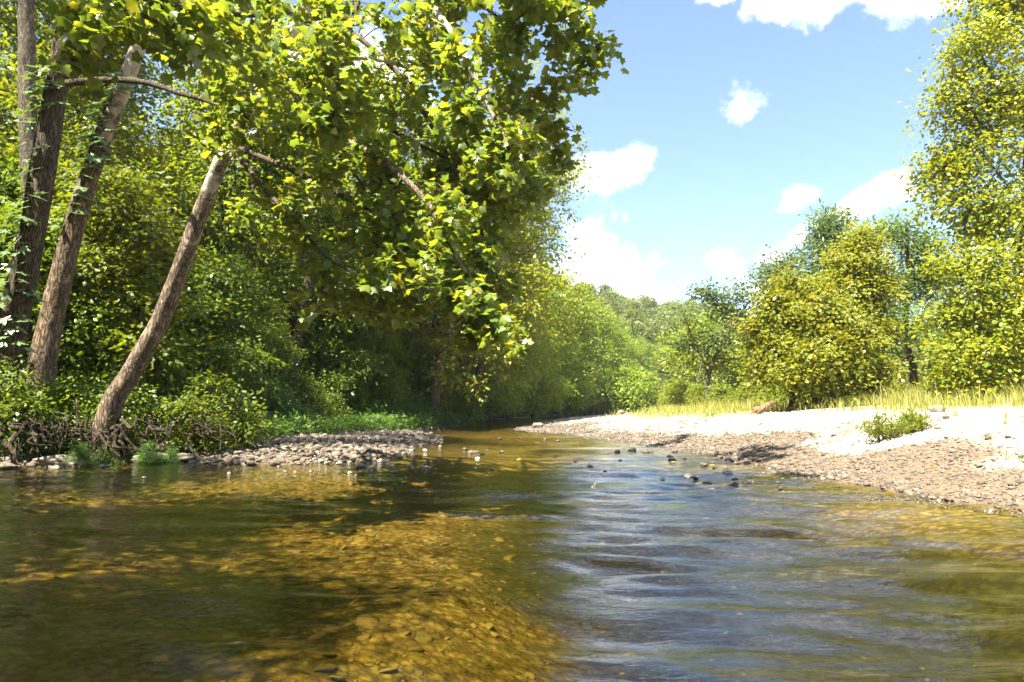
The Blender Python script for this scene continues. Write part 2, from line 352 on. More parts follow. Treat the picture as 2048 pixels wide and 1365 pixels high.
def land(x, y):
    """height, signed distance to the water's edge, distance into the wooded bank"""
    x = np.asarray(x, float); y = np.asarray(y, float)
    d, ins = seg_dist(x, y, WATER, True); s = np.where(ins, -d, d)
    s = s + (fbm(x * 1.3, y * 1.3, 4) - .47) * np.where(y > 25, 1.0, .8) + (fbm(x * .35 + 5, y * .35, 3) - .44) * .9
    db, _ = seg_dist(x, y, BANK, False); b = np.where(x < bank_x(y), db, -db)
    nz = fbm(x * .5 + 3, y * .5 + 8, 4) - .47
    # bed
    bed = -np.minimum(.42, .012 + .085 * np.maximum(-s, 0)); riff = np.exp(-((y - 18.5) / 6.0) ** 2) * .8
    bed = bed * (1 - riff * .72) + nz * .035
    bed = bed - .42 * sstep(-1.2, 1.2, x + nz * 2) * sstep(5.0, 3.2, x + nz * 2) * sstep(11, 7.5, y + nz * 3)   # the deeper channel
    # right: gravel bar
    crest = np.interp(y, [0, 8, 22, 32, 45, 120], [1.0, 1.05, 1.12, .8, .55, .5])
    bar = crest * (1 - np.exp(-(np.maximum(s, 0) / np.interp(y, [0, 25, 40], [3.4, 3.4, 4.0])) ** 1.6)) + .02 * np.minimum(np.maximum(s, 0), 1)
    bar = bar + np.maximum(s - 8, 0) * .012 + nz * .28 * sstep(1.5, 6, s) + (fbm(x * 3, y * 3, 3) - .45) * .05
    # left: spit, then the bank and the wooded slope
    spit = .035 * np.minimum(np.maximum(s, 0), 4) + .01 + nz * .05
    steep = np.interp(y, [0, 16, 20, 30, 60], [.5, .6, 1.6, 2.2, 2.5])
    hgt = np.interp(y, [0, 16, 20, 30, 60], [1.0, .95, .5, .55, .8])
    slope = np.interp(y, [-20, 20, 60, 140], [.42, .42, .38, .25])
    bb = b + (fbm(x * .9, y * .9 + 4, 3) - .44) * .8
    left = spit + hgt * sstep(0, 1, bb / steep) + slope * np.maximum(bb - 2.5, 0) * np.exp(-np.maximum(bb, 0) / 160) + nz * .4 * sstep(1, 3, bb)
    z = np.where(s < 0, bed, np.where(b > -9, np.where((x < bank_x(y) + 7) & (x < 0.5 + np.maximum(bank_x(y), -2.9) + 2.2), left, bar), bar))
    z = np.where(s >= 0, z * sstep(-.01, .25, s) + (1 - sstep(-.01, .25, s)) * .012, z)
    # far hills
    far = sstep(95, 330, y + .1 * np.abs(x)) ; prof = np.interp(x / np.maximum(y, 60), [-.6, 0, .14, .22, .32, .5, .7, 1.2], [60, 36, 27, 24, 25, 19, 14, 13])
    z = z + far * prof * (.85 + .35 * fbm(x * .012, y * .012, 3))
    z = z + sstep(40, 160, -y) * 8 + sstep(60, 300, x - y * .6) * 12
    return z, s, b
def H(x, y): return float(land(np.array([x]), np.array([y]))[0][0])
def axis(parts):
    out = []
    for a, b, st in parts: out.append(np.arange(a, b, st))
    return np.concatenate(out + [[parts[-1][1]]])
gx = axis([(-500, -120, 20), (-120, -40, 4), (-40, -18, .8), (-18, -11, .2), (-11, 14, .115), (14, 22, .3), (22, 60, 1.2), (60, 200, 6), (200, 500, 25)])
gy = axis([(-200, -40, 12), (-40, -6, 1.5), (-6, 2, .3), (2, 26, .115), (26, 45, .25), (45, 110, 1.0), (110, 420, 6), (420, 900, 40)])
GX, GY = np.meshgrid(gx, gy); GZ, GS, GB = land(GX.ravel(), GY.ravel())
nx, ny = len(gx), len(gy)
idx = np.arange(nx * ny).reshape(ny, nx)
quads = np.stack([idx[:-1, :-1], idx[:-1, 1:], idx[1:, 1:], idx[1:, :-1]], -1).reshape(-1, 4)
def ground_mat():
    m, nt, out = nodemat('ground_gravel_and_soil')
    geo = N(nt, 'ShaderNodeNewGeometry'); pos = geo.outputs['Position']
    def att(n): return N(nt, 'ShaderNodeAttribute', attribute_name=n).outputs['Fac']
    def vor(sc, **k): return N(nt, 'ShaderNodeTexVoronoi', in_Vector=pos, in_Scale=float(sc), **k)
    def noi(sc, d=6.): return N(nt, 'ShaderNodeTexNoise', in_Vector=pos, in_Scale=float(sc), in_Detail=d, in_Roughness=.62).outputs[0]
    v1, v2, v3 = vor(24), vor(11), vor(55)
    bw = N(nt, 'ShaderNodeSeparateColor', in_0=v1.outputs['Color']); bw3 = N(nt, 'ShaderNodeSeparateColor', in_0=v3.outputs['Color']); bw2 = N(nt, 'ShaderNodeSeparateColor', in_0=v2.outputs['Color'])
    g1 = ramp(nt, bw.outputs[0], [(0, (.26, .21, .15)), (.35, (.40, .35, .27)), (.7, (.52, .48, .40)), (1, (.62, .59, .52))])
    g3 = ramp(nt, bw3.outputs[0], [(0, (.30, .24, .17)), (.5, (.48, .42, .33)), (1, (.60, .56, .48))])
    grav = mixc(nt, ramp(nt, noi(1.2), [(.42, (0,) * 3), (.6, (1,) * 3)]), g1, g3)
    white = mixc(nt, .5, g3, (.54, .51, .45))  # glare of sunlit gravel put into the colour
    grav = mixc(nt, att('bleached'), grav, white)
    damp = mixc(nt, 1., grav, (.25, .195, .145), 'MULTIPLY'); grav = mixc(nt, att('damp'), grav, damp)
    soil = ramp(nt, noi(3.5), [(.3, (.035, .025, .014)), (.55, (.075, .05, .028)), (.8, (.13, .085, .045))])
    soil = mixc(nt, ramp(nt, noi(.6), [(.5, (0,) * 3), (.7, (.6,) * 3)]), soil, (.05, .06, .02))
    bedc = ramp(nt, bw2.outputs[0], [(0, (.105, .08, .025)), (.4, (.168, .128, .04)), (.75, (.225, .17, .056)), (1, (.14, .122, .034))])
    bedc = mixc(nt, ramp(nt, noi(.9), [(.45, (0,) * 3), (.62, (.75,) * 3)]), bedc, (.14, .112, .022))
    bedc = mixc(nt, att('algae'), bedc, (.030, .030, .010))  # channel bed darkened: dimming by deep water put into the colour
    bedc = mixc(nt, 1., bedc, ramp(nt, v2.outputs['Distance'], [(.25, (1, 1, 1)), (.62, (.45, .42, .38))]), 'MULTIPLY')
    grs = ramp(nt, noi(2.5), [(.3, (.10, .10, .03)), (.7, (.26, .21, .08))])
    hill = ramp(nt, noi(.15), [(.3, (.03, .045, .012)), (.7, (.06, .08, .02))])
    c = mixc(nt, att('soil'), grav, soil); c = mixc(nt, att('grass'), c, grs); c = mixc(nt, att('wood'), c, hill); c = mixc(nt, att('bed'), c, bedc)
    hb = fmath(nt, 'ADD', fmath(nt, 'MULTIPLY', v1.outputs['Distance'], -.6), fmath(nt, 'MULTIPLY', v2.outputs['Distance'], -1.0))
    b = N(nt, 'ShaderNodeBump', in_Height=hb, in_Strength=.9, in_Distance=.035)
    p = N(nt, 'ShaderNodeBsdfPrincipled', in_Base_Color=c, in_Roughness=.95, in_Normal=b.outputs[0]); p.inputs['Specular IOR Level'].default_value = .1
    nt.links.new(p.outputs[0], out.inputs[0]); return m
gm = mesh_from('ground', np.stack([GX.ravel(), GY.ravel(), GZ], -1), [quads], [ground_mat()])
def setatt(me, name, val):
    a = me.attributes.new(name, 'FLOAT', 'POINT'); a.data.foreach_set('value', np.clip(val, 0, 1).astype(np.float32))
xr, yr = GX.ravel(), GY.ravel()
def grass_mask(x, y, s):
    n = fbm(x * .45 + 2, y * .45, 4)
    edge = np.interp(y, [0, 14, 20, 28, 36, 45, 60, 90], [8, 7.2, 5.8, 4.6, 6.0, 9.5, 15, 15])
    return sstep(-1.2, 1.2, (s - edge) + (n - .47) * 7)
LEFT = (GB > -.3)
setatt(gm, 'bed', sstep(.02, -.02, GS)); setatt(gm, 'soil', sstep(-.2, .3, GB))
GRS = np.where(LEFT, 0, grass_mask(xr, yr, GS)); setatt(gm, 'grass', GRS * .75)
setatt(gm, 'wood', sstep(75, 110, yr)); dn = fbm(xr * .6, yr * .6, 4)
setatt(gm, 'damp', np.where(LEFT, 0, sstep(3.4, 1.6, GS + (dn - .47) * 6)) * .95)
setatt(gm, 'bleached', sstep(1.2, 3.2, GS + (dn - .47) * 3))  # upslope gravel painted whiter, standing for full sun on it
setatt(gm, 'algae', .95 * sstep(-.9, 1.0, xr + (dn - .47) * 3) * sstep(5.2, 3.6, xr + (dn - .47) * 3) * sstep(15, 10, yr + (dn - .47) * 6))  # painted darkness over the channel bed, so reflected sky stands out
ground = link('ground', gm, kind='structure')

# ------------------------------------------------------------------ water
wx = axis([(-30, -12, .5), (-12, 8, .075), (8, 60, 2.5)])
wy = axis([(-16, 1.5, .6), (1.5, 9, .045), (9, 16, .07), (16, 30, .13), (30, 70, .5), (70, 160, 4)])
WX, WY = np.meshgrid(wx, wy); WX, WY = WX.ravel(), WY.ravel()
wz = np.zeros_like(WX); wr = np.random.default_rng(3)
amp = .35 + .65 * sstep(-2.5, 1.0, WX + (fbm(WX * .5, WY * .5, 3) - .45) * 4)
amp = amp * (.55 + .9 * fbm(WX * .33 + 7, WY * .6, 3)) * np.interp(WY, [0, 9, 13, 24, 34, 50], [1, .95, .45, .35, .28, .2])
for i in range(26):
    lam = float(np.exp(wr.uniform(np.log(.28), np.log(1.35)))); a = wr.normal(math.pi / 2 - .06, .13 if lam > .5 else .3); k = 2 * np.pi / lam
    ph = k * (math.cos(a) * WX + math.sin(a) * WY) + wr.uniform(0, 6.28) + 1.6 * (fbm(WX * .8 / lam ** .5 + i, WY * .8 / lam ** .5, 2) - .4) * 3
    sl = .052 if lam > .5 else .030
    w_ = np.sin(ph); wz += amp * sl / k * (w_ + .25 * np.cos(2 * ph))
for (cx, cy, R0, st) in ((.55, 5.6, .7, .05), (-1.1, 4.0, .35, .05), (-.3, 3.9, .4, .06), (-.2, 9.9, .45, .07), (-1.6, 10.0, .4, .06), (.9, 10.2, .5, .05), (-.75, 3.55, .25, .07), (2.2, 9.7, .5, .03)):
    dd = np.hypot((WX - cx) * .7, WY - cy); wz += st * .018 * np.sin(dd * 2 * np.pi / .17) * np.exp(-(dd / R0) ** 2)
for (y0, x0, x1, hh) in ((9.9, -4.2, 1.6, .014), (8.4, .2, 4.6, .012), (6.6, -.1, 4.2, .011)):   # low standing waves where the bed steps
    yc = y0 + .10 * np.sin(WX * 1.3 + y0) - .06 * (WX - x0) + (fbm(WX * 1.1, WX * 0 + y0, 3) - .45) * .5
    wz += hh * np.exp(-((WY - yc) / .10) ** 2) * sstep(x0, x0 + 1.2, WX) * sstep(x1, x1 - 1.2, WX) * (.5 + fbm(WX * 5, WY * 5, 2))
qi = np.arange(len(WX)).reshape(len(wy), len(wx)); wq = np.stack([qi[:-1, :-1], qi[:-1, 1:], qi[1:, 1:], qi[1:, :-1]], -1).reshape(-1, 4)
def water_mat():
    m, nt, out = nodemat('clear_river_water')
    pos = N(nt, 'ShaderNodeNewGeometry').outputs['Position']
    mp = N(nt, 'ShaderNodeMapping', in_0=pos); mp.inputs['Scale'].default_value = (1, 2.6, 1)
    n1 = N(nt, 'ShaderNodeTexNoise', in_Vector=mp.outputs[0], in_Scale=7.0, in_Detail=4.0, in_Roughness=.55, in_Distortion=.5)
    n2 = N(nt, 'ShaderNodeTexNoise', in_Vector=mp.outputs[0], in_Scale=26.0, in_Detail=3.0, in_Roughness=.6)
    n3 = N(nt, 'ShaderNodeTexNoise', in_Vector=pos, in_Scale=.7, in_Detail=2.0)
    st = ramp(nt, n3.outputs[0], [(.38, (.35,) * 3), (.62, (1,) * 3)])
    h = fmath(nt, 'ADD', fmath(nt, 'MULTIPLY', n1.outputs[0], 1.0), fmath(nt, 'MULTIPLY', n2.outputs[0], .14))
    h = fmath(nt, 'MULTIPLY', h, st)
    b = N(nt, 'ShaderNodeBump', in_Height=h, in_Strength=.42, in_Distance=.022)
    fr = N(nt, 'ShaderNodeFresnel', in_IOR=1.37, in_Normal=b.outputs[0])
    gl = N(nt, 'ShaderNodeBsdfGlossy', in_Roughness=.008, in_Normal=b.outputs[0]); gl.inputs['Color'].default_value = (1, 1, 1, 1)
    dp = N(nt, 'ShaderNodeAttribute', attribute_name='depth').outputs['Fac']   # deeper water holds back more light
    tr = N(nt, 'ShaderNodeBsdfTransparent', in_Color=ramp(nt, dp, [(0, (.95, .92, .78)), (.35, (.92, .82, .54)), (1, (.46, .42, .17))]))
    ms = N(nt, 'ShaderNodeMixShader', in_0=fr.outputs[0]); nt.links.new(tr.outputs[0], ms.inputs[1]); nt.links.new(gl.outputs[0], ms.inputs[2])
    nt.links.new(ms.outputs[0], out.inputs[0]); return m
rm = mesh_from('river_water', np.stack([WX, WY, wz], -1), [wq], [water_mat()]); setatt(rm, 'depth', -land(WX, WY)[0] / .85)
river = link('river_water', rm, kind='structure')

# ------------------------------------------------------------------ tree building
def crown_clusters(r, blobs, ncl, shell=.42):
    blobs = np.asarray(blobs, float); w = (blobs[:, 3] * blobs[:, 4] + blobs[:, 4] * blobs[:, 5] + blobs[:, 3] * blobs[:, 5]); w /= w.sum()
    k = r.choice(len(blobs), ncl, p=w); d = norm(r.normal(size=(ncl, 3))); rad = r.random(ncl) ** shell * (1 + .28 * np.abs(r.normal(size=ncl)))
    c = blobs[k, :3] + d * blobs[k, 3:6] * rad[:, None]
    return c, d, k
def crown_leaves(r, c, d, lpc, crad, tmpl, size, flat=.45, up=.9, droop=.35, sj=.3):
    n = len(c) * lpc; cc, dd = np.repeat(c, lpc, 0), np.repeat(d, lpc, 0)
    cn = norm(np.repeat(r.normal(size=(len(c), 3)) * .35 + d * .45 + np.array([0, 0, up]), lpc, 0))
    off = r.normal(size=(n, 3)) * crad; off = off - cn * (off * cn).sum(-1, keepdims=True) * (1 - flat)
    nr = norm(cn + r.normal(size=(n, 3)) * .5)
    tip = norm(off + dd * .5 * crad + r.normal(size=(n, 3)) * .4 * crad + np.array([0, 0, -droop * crad]))
    return leaves_geo(tmpl, cc + off, nr, tip, size * r.lognormal(0, sj, n).clip(.45, 1.6))
def build_tree(name, seed, trunk, r0, r1, blobs, ncl, lpc, crad, tmpl, size, leaf, bark, tseg=12, tn=40, flat=.45, droop=.35, twig=B_TWIG, limb_from=(.35, .9), rough=.12, limbs=None, shell=.42, flare=.7):
    """meshes of one tree: trunk, its branchwork and its crown; base at the origin"""
    r = np.random.default_rng(seed); mt = MB(); tp = spline(trunk, 60); tube(mt, trunk, r0, r1, tseg, tn, rough=rough, flare=flare, fr=2.5)
    mb = MB(); blobs = np.asarray(blobs, float); lp = []
    for bl in blobs:
        c = bl[:3]; hz = np.hypot(*(c[:2] - tp[-1, :2])); zs = np.clip(c[2] - .55 * hz - .1, limb_from[0] * tp[-1, 2], limb_from[1] * tp[-1, 2])
        i = int(np.argmin(abs(tp[:, 2] - zs))); a = tp[i]; ln = np.linalg.norm(c - a)
        mid = (a + c) / 2 + r.normal(size=3) * ln * .07 + np.array([0, 0, -.04 * ln]); rr0 = np.clip(.012 * ln + .015, .02, .5 * (r0 + (r1 - r0) * i / 60) + .02)
        tube(mb, [a, mid, c, c + (c - mid) * .35], rr0, .01, 5, 12); lp.append(spline([a, mid, c], 14))
    c, d, k = crown_clusters(r, blobs, ncl, shell)
    st = np.array([lp[kk][r.integers(7, 14)] for kk in k]); pick = r.random(ncl) < min(1, 700 / ncl)
    thin_tubes(mb, st[pick], c[pick], .011 if size < .4 else .03, .06)
    v, f = crown_leaves(r, c, d, lpc, crad, tmpl, size, flat=flat, droop=droop)
    return dict(trunk=mt.mesh(name + '_trunk', bark), branchwork=mb.mesh(name + '_branchwork', twig), crown=mesh_from(name + '_crown', v, [f], [leaf], smooth=False))
def broad_blobs(seed, Hh, cb, R, nb, zr=.75, top=.35):
    r = np.random.default_rng(seed); out = []
    for i in range(nb):
        u = (i + r.random()) / nb; z = cb + (Hh - cb) * u; prof = R * (math.sin(math.pi * min(1, .18 + .82 * u) ** .8) * .85 + .15) if u < .9 else R * top
        a = i * 2.4 + r.normal() * .4; o = prof * r.uniform(.35, .8); b = R * r.uniform(.28, .46)
        out.append((math.cos(a) * o, math.sin(a) * o, z, b, b, b * zr))
    return out
def wander(seed, Hh, k=5, amp=.04, lean=(0, 0)):
    r = np.random.default_rng(seed); z = np.linspace(-.3, Hh, k)
    return [(lean[0] * (zz / Hh) * Hh + (r.normal() * amp * Hh if i else 0), lean[1] * zz + (r.normal() * amp * Hh if i else 0), zz) for i, zz in enumerate(z)]
def place(proto, name, label, cat, loc, rz=0, s=1.0, group=None, parts=('trunk', 'branchwork', 'crown'), tilt=(0, 0)):
    root = link(name, None, None, loc, (tilt[0], tilt[1], rz), s, label=label, category=cat); root.rotation_mode = 'ZYX'   # turned first, then leaned
    if group: root['group'] = group
    for p in parts:
        if p in proto: link(p, proto[p], root)
    return root

# ------------------------------------------------------------------ tree kinds
K = {}
K['tall'] = build_tree('tall', 11, wander(1, 17, 6, .02), .30, .07, broad_blobs(5, 19, 5.0, 4.6, 20), 620, 30, .50, OVATE, .21, M_GRN, B_DARK)
K['tall2'] = build_tree('tall2', 12, wander(2, 15, 6, .025), .24, .06, broad_blobs(6, 16.5, 3.5, 4.2, 15), 470, 36, .42, OVATE, .20, M_YGRN, B_GREY)
K['tall3'] = build_tree('tall3', 19, wander(9, 12, 6, .03), .2, .05, broad_blobs(16, 13, 1.2, 3.9, 14), 400, 32, .40, OVATE, .25, M_YGRN, B_GREY)
K['gold'] = build_tree('gold', 18, wander(8, 15, 6, .025), .24, .06, broad_blobs(26, 16.5, 3.0, 4.2, 16), 520, 36, .40, OVATE, .19, M_SYCY, B_GREY)
K['under'] = build_tree('under', 13, wander(3, 5.2, 5, .04), .07, .02, broad_blobs(7, 6.0, .5, 2.5, 14, .5), 520, 24, .36, OVATE, .16, M_DRK, B_DARK, 7, 16, flat=.3, limb_from=(.1, .95))
K['under2'] = build_tree('under2', 14, wander(4, 6.8, 5, .04), .08, .02, broad_blobs(8, 7.6, .8, 2.7, 15, .5), 560, 24, .38, OVATE, .165, M_GRN, B_DARK, 7, 16, flat=.3, limb_from=(.1, .95))
K['shrub'] = build_tree('shrub', 15, wander(5, 1.2, 4, .06), .03, .012, broad_blobs(9, 1.7, .15, 1.05, 9, .6), 170, 22, .20, OVATE, .10, M_DRK, B_DARK, 5, 8, limb_from=(.05, .9))
K['shrub2'] = build_tree('shrub2', 16, wander(6, 1.2, 4, .06), .03, .012, broad_blobs(10, 1.5, .1, 1.0, 9, .6), 150, 22, .19, NARROW, .13, M_HERB, B_DARK, 5, 8, limb_from=(.05, .9))
K['shruby'] = build_tree('shruby', 17, wander(7, 1.6, 4, .06), .03, .012, broad_blobs(12, 2.2, .15, 1.2, 10, .7), 200, 20, .24, OVATE, .13, M_YGRN, B_GREY, 5, 8, limb_from=(.05, .9))
for i in range(4):
    Hh = (9, 11, 8, 12)[i]
    K['far%d' % i] = build_tree('far%d' % i, 30 + i, wander(30 + i, Hh * .85, 4, .02), .16, .05, broad_blobs(40 + i, Hh, (1.2, 1.8, 1.0, 1.5)[i], (3.6, 3.8, 3.4, 3.0)[i], 14, .75), 190, 11, .6, RHOMB, .62, M_FAR, B_GREY, 5, 6, flare=.3)

# ------------------------------------------------------------------ the overhanging sycamore
def px_line(pts, base=None):
    a = np.array([P(*p) for p in pts]); return a - base if base is not None else a
def root_at(px, py, d):
    p = P(px, py, d); return np.array([p[0], p[1], H(p[0], p[1])])
def leaf_pairs(r, nodes, dirs, k, plen, size, up=1.0):
    """leaves on short stalks around twig nodes"""
    n = len(nodes) * k; c = np.repeat(nodes, k, 0); d = np.repeat(dirs, k, 0)
    o = norm(r.normal(size=(n, 3)) + d * .7 + np.array([0, 0, -.15])) * (plen * r.uniform(.4, 1.2, n))[:, None]
    nr = norm(np.array([0, 0, up]) + r.normal(size=(n, 3)) * .55 + o / plen * .25)
    tip = norm(o / plen + r.normal(size=(n, 3)) * .35 + np.array([0, 0, -.55]))
    return c + o, nr, tip, size * r.lognormal(0, .24, n).clip(.5, 1.45)
def grow(r, mb, limb, r0, side=1.5, step=.22, start=.22, droop=.25):
    """side branches and twigs along a limb; returns twig nodes and their directions"""
    L = np.linalg.norm(np.diff(limb, axis=0), axis=1).sum(); n = max(8, int(L / .12)); c = spline(limb, n)
    tube(mb, limb, r0, .012, 7, n, rough=.10, fr=2); T = norm(np.gradient(c, axis=0)); nodes, dirs = [], []
    for s in np.arange(start * L, L, step):
        i = min(n - 1, int(s / L * n)); f = s / L; sl = side * (1.0 - .62 * f) * r.uniform(.55, 1.15)
        d = norm(T[i] * .55 + norm(r.normal(size=3)) * .95 + np.array([0, 0, .12]))
        k = 7; pts = [c[i]]
        for j in range(k):
            d = norm(d + r.normal(size=3) * .16 + np.array([0, 0, -droop * .35])); pts.append(pts[-1] + d * sl / k)
        pts = np.array(pts); tube(mb, pts[::2], max(.006, .011 * sl), .003, 3, 5)
        for j in range(2, k + 1):
            nodes.append(pts[j]); dirs.append(d)
            if r.random() < .75:
                e = norm(d + norm(r.normal(size=3)) * .9); q = pts[j] + e * r.uniform(.18, .42) * min(1, sl); nodes.append(q); dirs.append(e); thin_tubes(mb, [pts[j]], [q], .004)
    nodes.append(c[-1]); dirs.append(T[-1])
    return np.array(nodes), np.array(dirs)
SB = root_at(196, 864, 14.7)
sy = link('sycamore_tree', None, None, SB, label='leaning sycamore with pale upper trunk and big lobed leaves overhanging the river', category='tree')
tr_pts = [(0, 0, -.4)] + [tuple(v) for v in px_line([(219, 822, 14.65), (260, 750, 14.6), (297, 685, 14.55), (330, 620, 14.5), (400, 430, 14.2), (460, 285, 13.8), (530, 160, 13.3), (600, 40, 12.9), (690, -130, 12.4), (770, -330, 12), (820, -560, 11.6)], SB)]
mt = MB(); tube(mt, tr_pts, .31, .05, 28, 170, rough=.10, flare=.22, fr=2.2, rr=[.235, .21, .20, .19, .178, .16, .142, .125, .112, .095, .07, .035])
sy_trunk = link('trunk', mt.mesh('sycamore_trunk', B_SYC), sy)
LIMBS = [[(460, 287, 13.8), (560, 258, 12.6), (680, 280, 11.2), (760, 320, 10.2), (850, 400, 9.6), (910, 510, 9.4), (955, 580, 9.4), (985, 630, 9.4)],
         [(560, 105, 13.1), (640, 122, 12), (740, 115, 11.2), (860, 150, 10.6), (980, 205, 10.4), (1080, 240, 10.4), (1145, 262, 10.4)],
         [(690, -130, 12.4), (820, -20, 11), (900, 60, 10.2), (960, 180, 9.8), (1015, 290, 9.6), (1040, 370, 9.6)],
         [(690, -130, 12.4), (880, -90, 10.6), (1020, -30, 9.8), (1085, 10, 9.5), (1135, 45, 9.4), (1175, 120, 9.4)],
         [(462, 290, 13.8), (490, 330, 12), (530, 380, 10.8), (590, 440, 10), (650, 510, 9.6), (740, 560, 9.4), (800, 575, 9.4)],
         [(530, 160, 13.3), (490, 80, 11), (410, 40, 9.2), (320, 40, 8.2), (240, 40, 7.8), (160, 20, 7.6)],
         [(600, 40, 12.9), (560, 20, 10.5), (500, 30, 8.8), (420, 20, 7.8), (330, 10, 7.2), (220, 10, 7)],
         [(530, 160, 13.3), (580, 180, 12.2), (620, 220, 11.2), (660, 290, 10.6), (710, 350, 10.2), (770, 420, 10), (830, 490, 10)],
         [(600, 40, 12.9), (690, 60, 12), (780, 130, 11.4), (850, 230, 10.9), (900, 320, 10.6), (945, 410, 10.4), (975, 500, 10.3), (1000, 570, 10.2)],
         [(690, -130, 12.4), (720, -40, 10.5), (700, 60, 9.4), (680, 150, 8.8), (640, 220, 8.5)],
         [(690, -130, 12.4), (850, -60, 11.5), (960, 10, 11), (1050, 70, 10.8)],
         [(462, 290, 13.8), (560, 330, 12), (680, 390, 11), (800, 450, 10.6), (900, 510, 10.4), (960, 590, 10.2)],
         [(530, 160, 13.3), (620, 190, 12.4), (740, 240, 11.6), (860, 300, 11), (960, 350, 10.8), (1020, 390, 10.6)],
         [(495, 225, 13.6), (455, 205, 12.6), (440, 190, 11.8), (470, 215, 11.0), (520, 260, 10.6)],
         [(515, 185, 13.4), (560, 150, 12.6), (600, 170, 11.8), (650, 150, 11.4)],
         [(770, -330, 12), (900, -250, 10), (1000, -170, 8.6), (1090, -110, 7.9), (1150, -60, 7.6)],
         [(820, -560, 11.6), (950, -520, 9.4), (1120, -440, 8.2), (1290, -330, 7.8)],
         [(800, -450, 11.8), (960, -380, 11), (1150, -300, 10.6), (1330, -240, 10.4)],
         [(820, -560, 11.6), (900, -700, 10.8), (1050, -760, 10.2), (1200, -720, 10)],
         [(800, -450, 11.8), (700, -560, 12.6), (600, -640, 13.4)],
         [(770, -330, 12), (880, -330, 13.4), (1010, -280, 14.6), (1100, -200, 15.4)]]
r = np.random.default_rng(101); LP, LN, LT, LS = [], [], [], []
for i, L in enumerate(LIMBS):
    mb = MB(); pts = px_line(L, SB); seen = i < 16
    nd, dr = grow(r, mb, pts, .075 if i < 3 else .055, side=1.35 if seen else 1.9, step=.27 if seen else .34, start=(.27 if i in (0, 4, 11) else .2) if seen else .1)
    link('limb', mb.mesh('sycamore_limb', B_SYC if i < 3 else B_TWIG), sy)
    a, b, c, s = leaf_pairs(r, nd, dr, 5 if seen else 3, .17, .125 if seen else .15); LP.append(a); LN.append(b); LT.append(c); LS.append(s)
LP, LN, LT, LS = map(np.concatenate, (LP, LN, LT, LS))
def leaf_parts(root, nkeep, tmpl, mesh_name, mat, LP, LN, LT, LS, base, crown_name='crown'):
    """the leaves that show largest are pieces of their own, the rest is one mesh"""
    w = LP + base; v = w - np.array([0, 0, EYE]); dep = v[:, 1]; cx = v[:, 0] / dep
    cy = (v[:, 2] / dep - math.tan(PITCH)); vis = (abs(cx) < .70) & (cy < .47) & (dep > 1)
    score = np.where(vis, LS / dep, 0); big = np.argsort(-score)[:nkeep]; keep = np.ones(len(LP), bool); keep[big] = False
    mb = MB(); var = np.arange(len(LP)) % len(tmpl)
    for q, t in enumerate(tmpl):
        k = keep & (var == q); vv, ff = leaves_geo(t, LP[k], LN[k], LT[k], LS[k]); mb.add(vv, ff)
    cr = link(crown_name, mb.mesh(mesh_name + '_crown', mat, smooth=False), root, kind='stuff')
    lms = [mesh_from(mesh_name, t[0], [t[1]], [mat], smooth=False) for t in tmpl]; M = frames(LN, LT)
    for i in big:
        o = bpy.data.objects.new('leaf', lms[var[i]]); COL.objects.link(o); o.parent = cr
        o.matrix_local = Matrix.Translation(LP[i].tolist()) @ Matrix(M[i].tolist()).to_4x4() @ Matrix.Scale(float(LS[i]), 4)
    return len(LP)
leaf_parts(sy, 300, LOBEDS, 'sycamore_leaf', M_SYC, LP, LN, LT, LS, SB)

# ------------------------------------------------------------------ roots
def root_mesh(r, a, b, rad, name='root'):
    mb = MB(); a, b = np.asarray(a, float), np.asarray(b, float); n = 6; L = np.linalg.norm(b - a)
    pts = [a + (b - a) * t + r.normal(size=3) * L * (.075 if 0 < t < 1 else 0) + np.array([0, 0, .14 * L * math.sin(math.pi * t) * r.uniform(-.3, 1)]) for t in np.linspace(0, 1, n)]
    tube(mb, pts, rad * .75, rad * .2, 7, 26, rough=.16, fr=3); return mb.mesh(name, B_ROOT)
rr = np.random.default_rng(55)
def bank_root(r, px0, py0, d0, px1, py1, d1, rad, parent, base):
    a, b = P(px0, py0, d0), P(px1, py1, d1); link('root', root_mesh(r, a - base, b - base, rad), parent)
for (a, b, rad) in [((215, 862, 14.6), (175, 905, 14.1), .10), ((215, 862, 14.6), (250, 915, 14.1), .09), ((222, 860, 14.6), (262, 905, 14.0), .07), ((210, 858, 14.6), (120, 885, 14.3), .09), ((225, 850, 14.7), (330, 862, 14.6), .07),
                    ((225, 858, 14.6), (300, 898, 14.2), .05), ((212, 866, 14.5), (205, 925, 13.9), .06), ((205, 862, 14.6), (150, 918, 13.9), .05), ((228, 866, 14.5), (238, 922, 13.8), .04), ((330, 862, 14.6), (250, 858, 14.5), .045)]:
    bank_root(rr, *a, *b, rad, sy_trunk, SB)

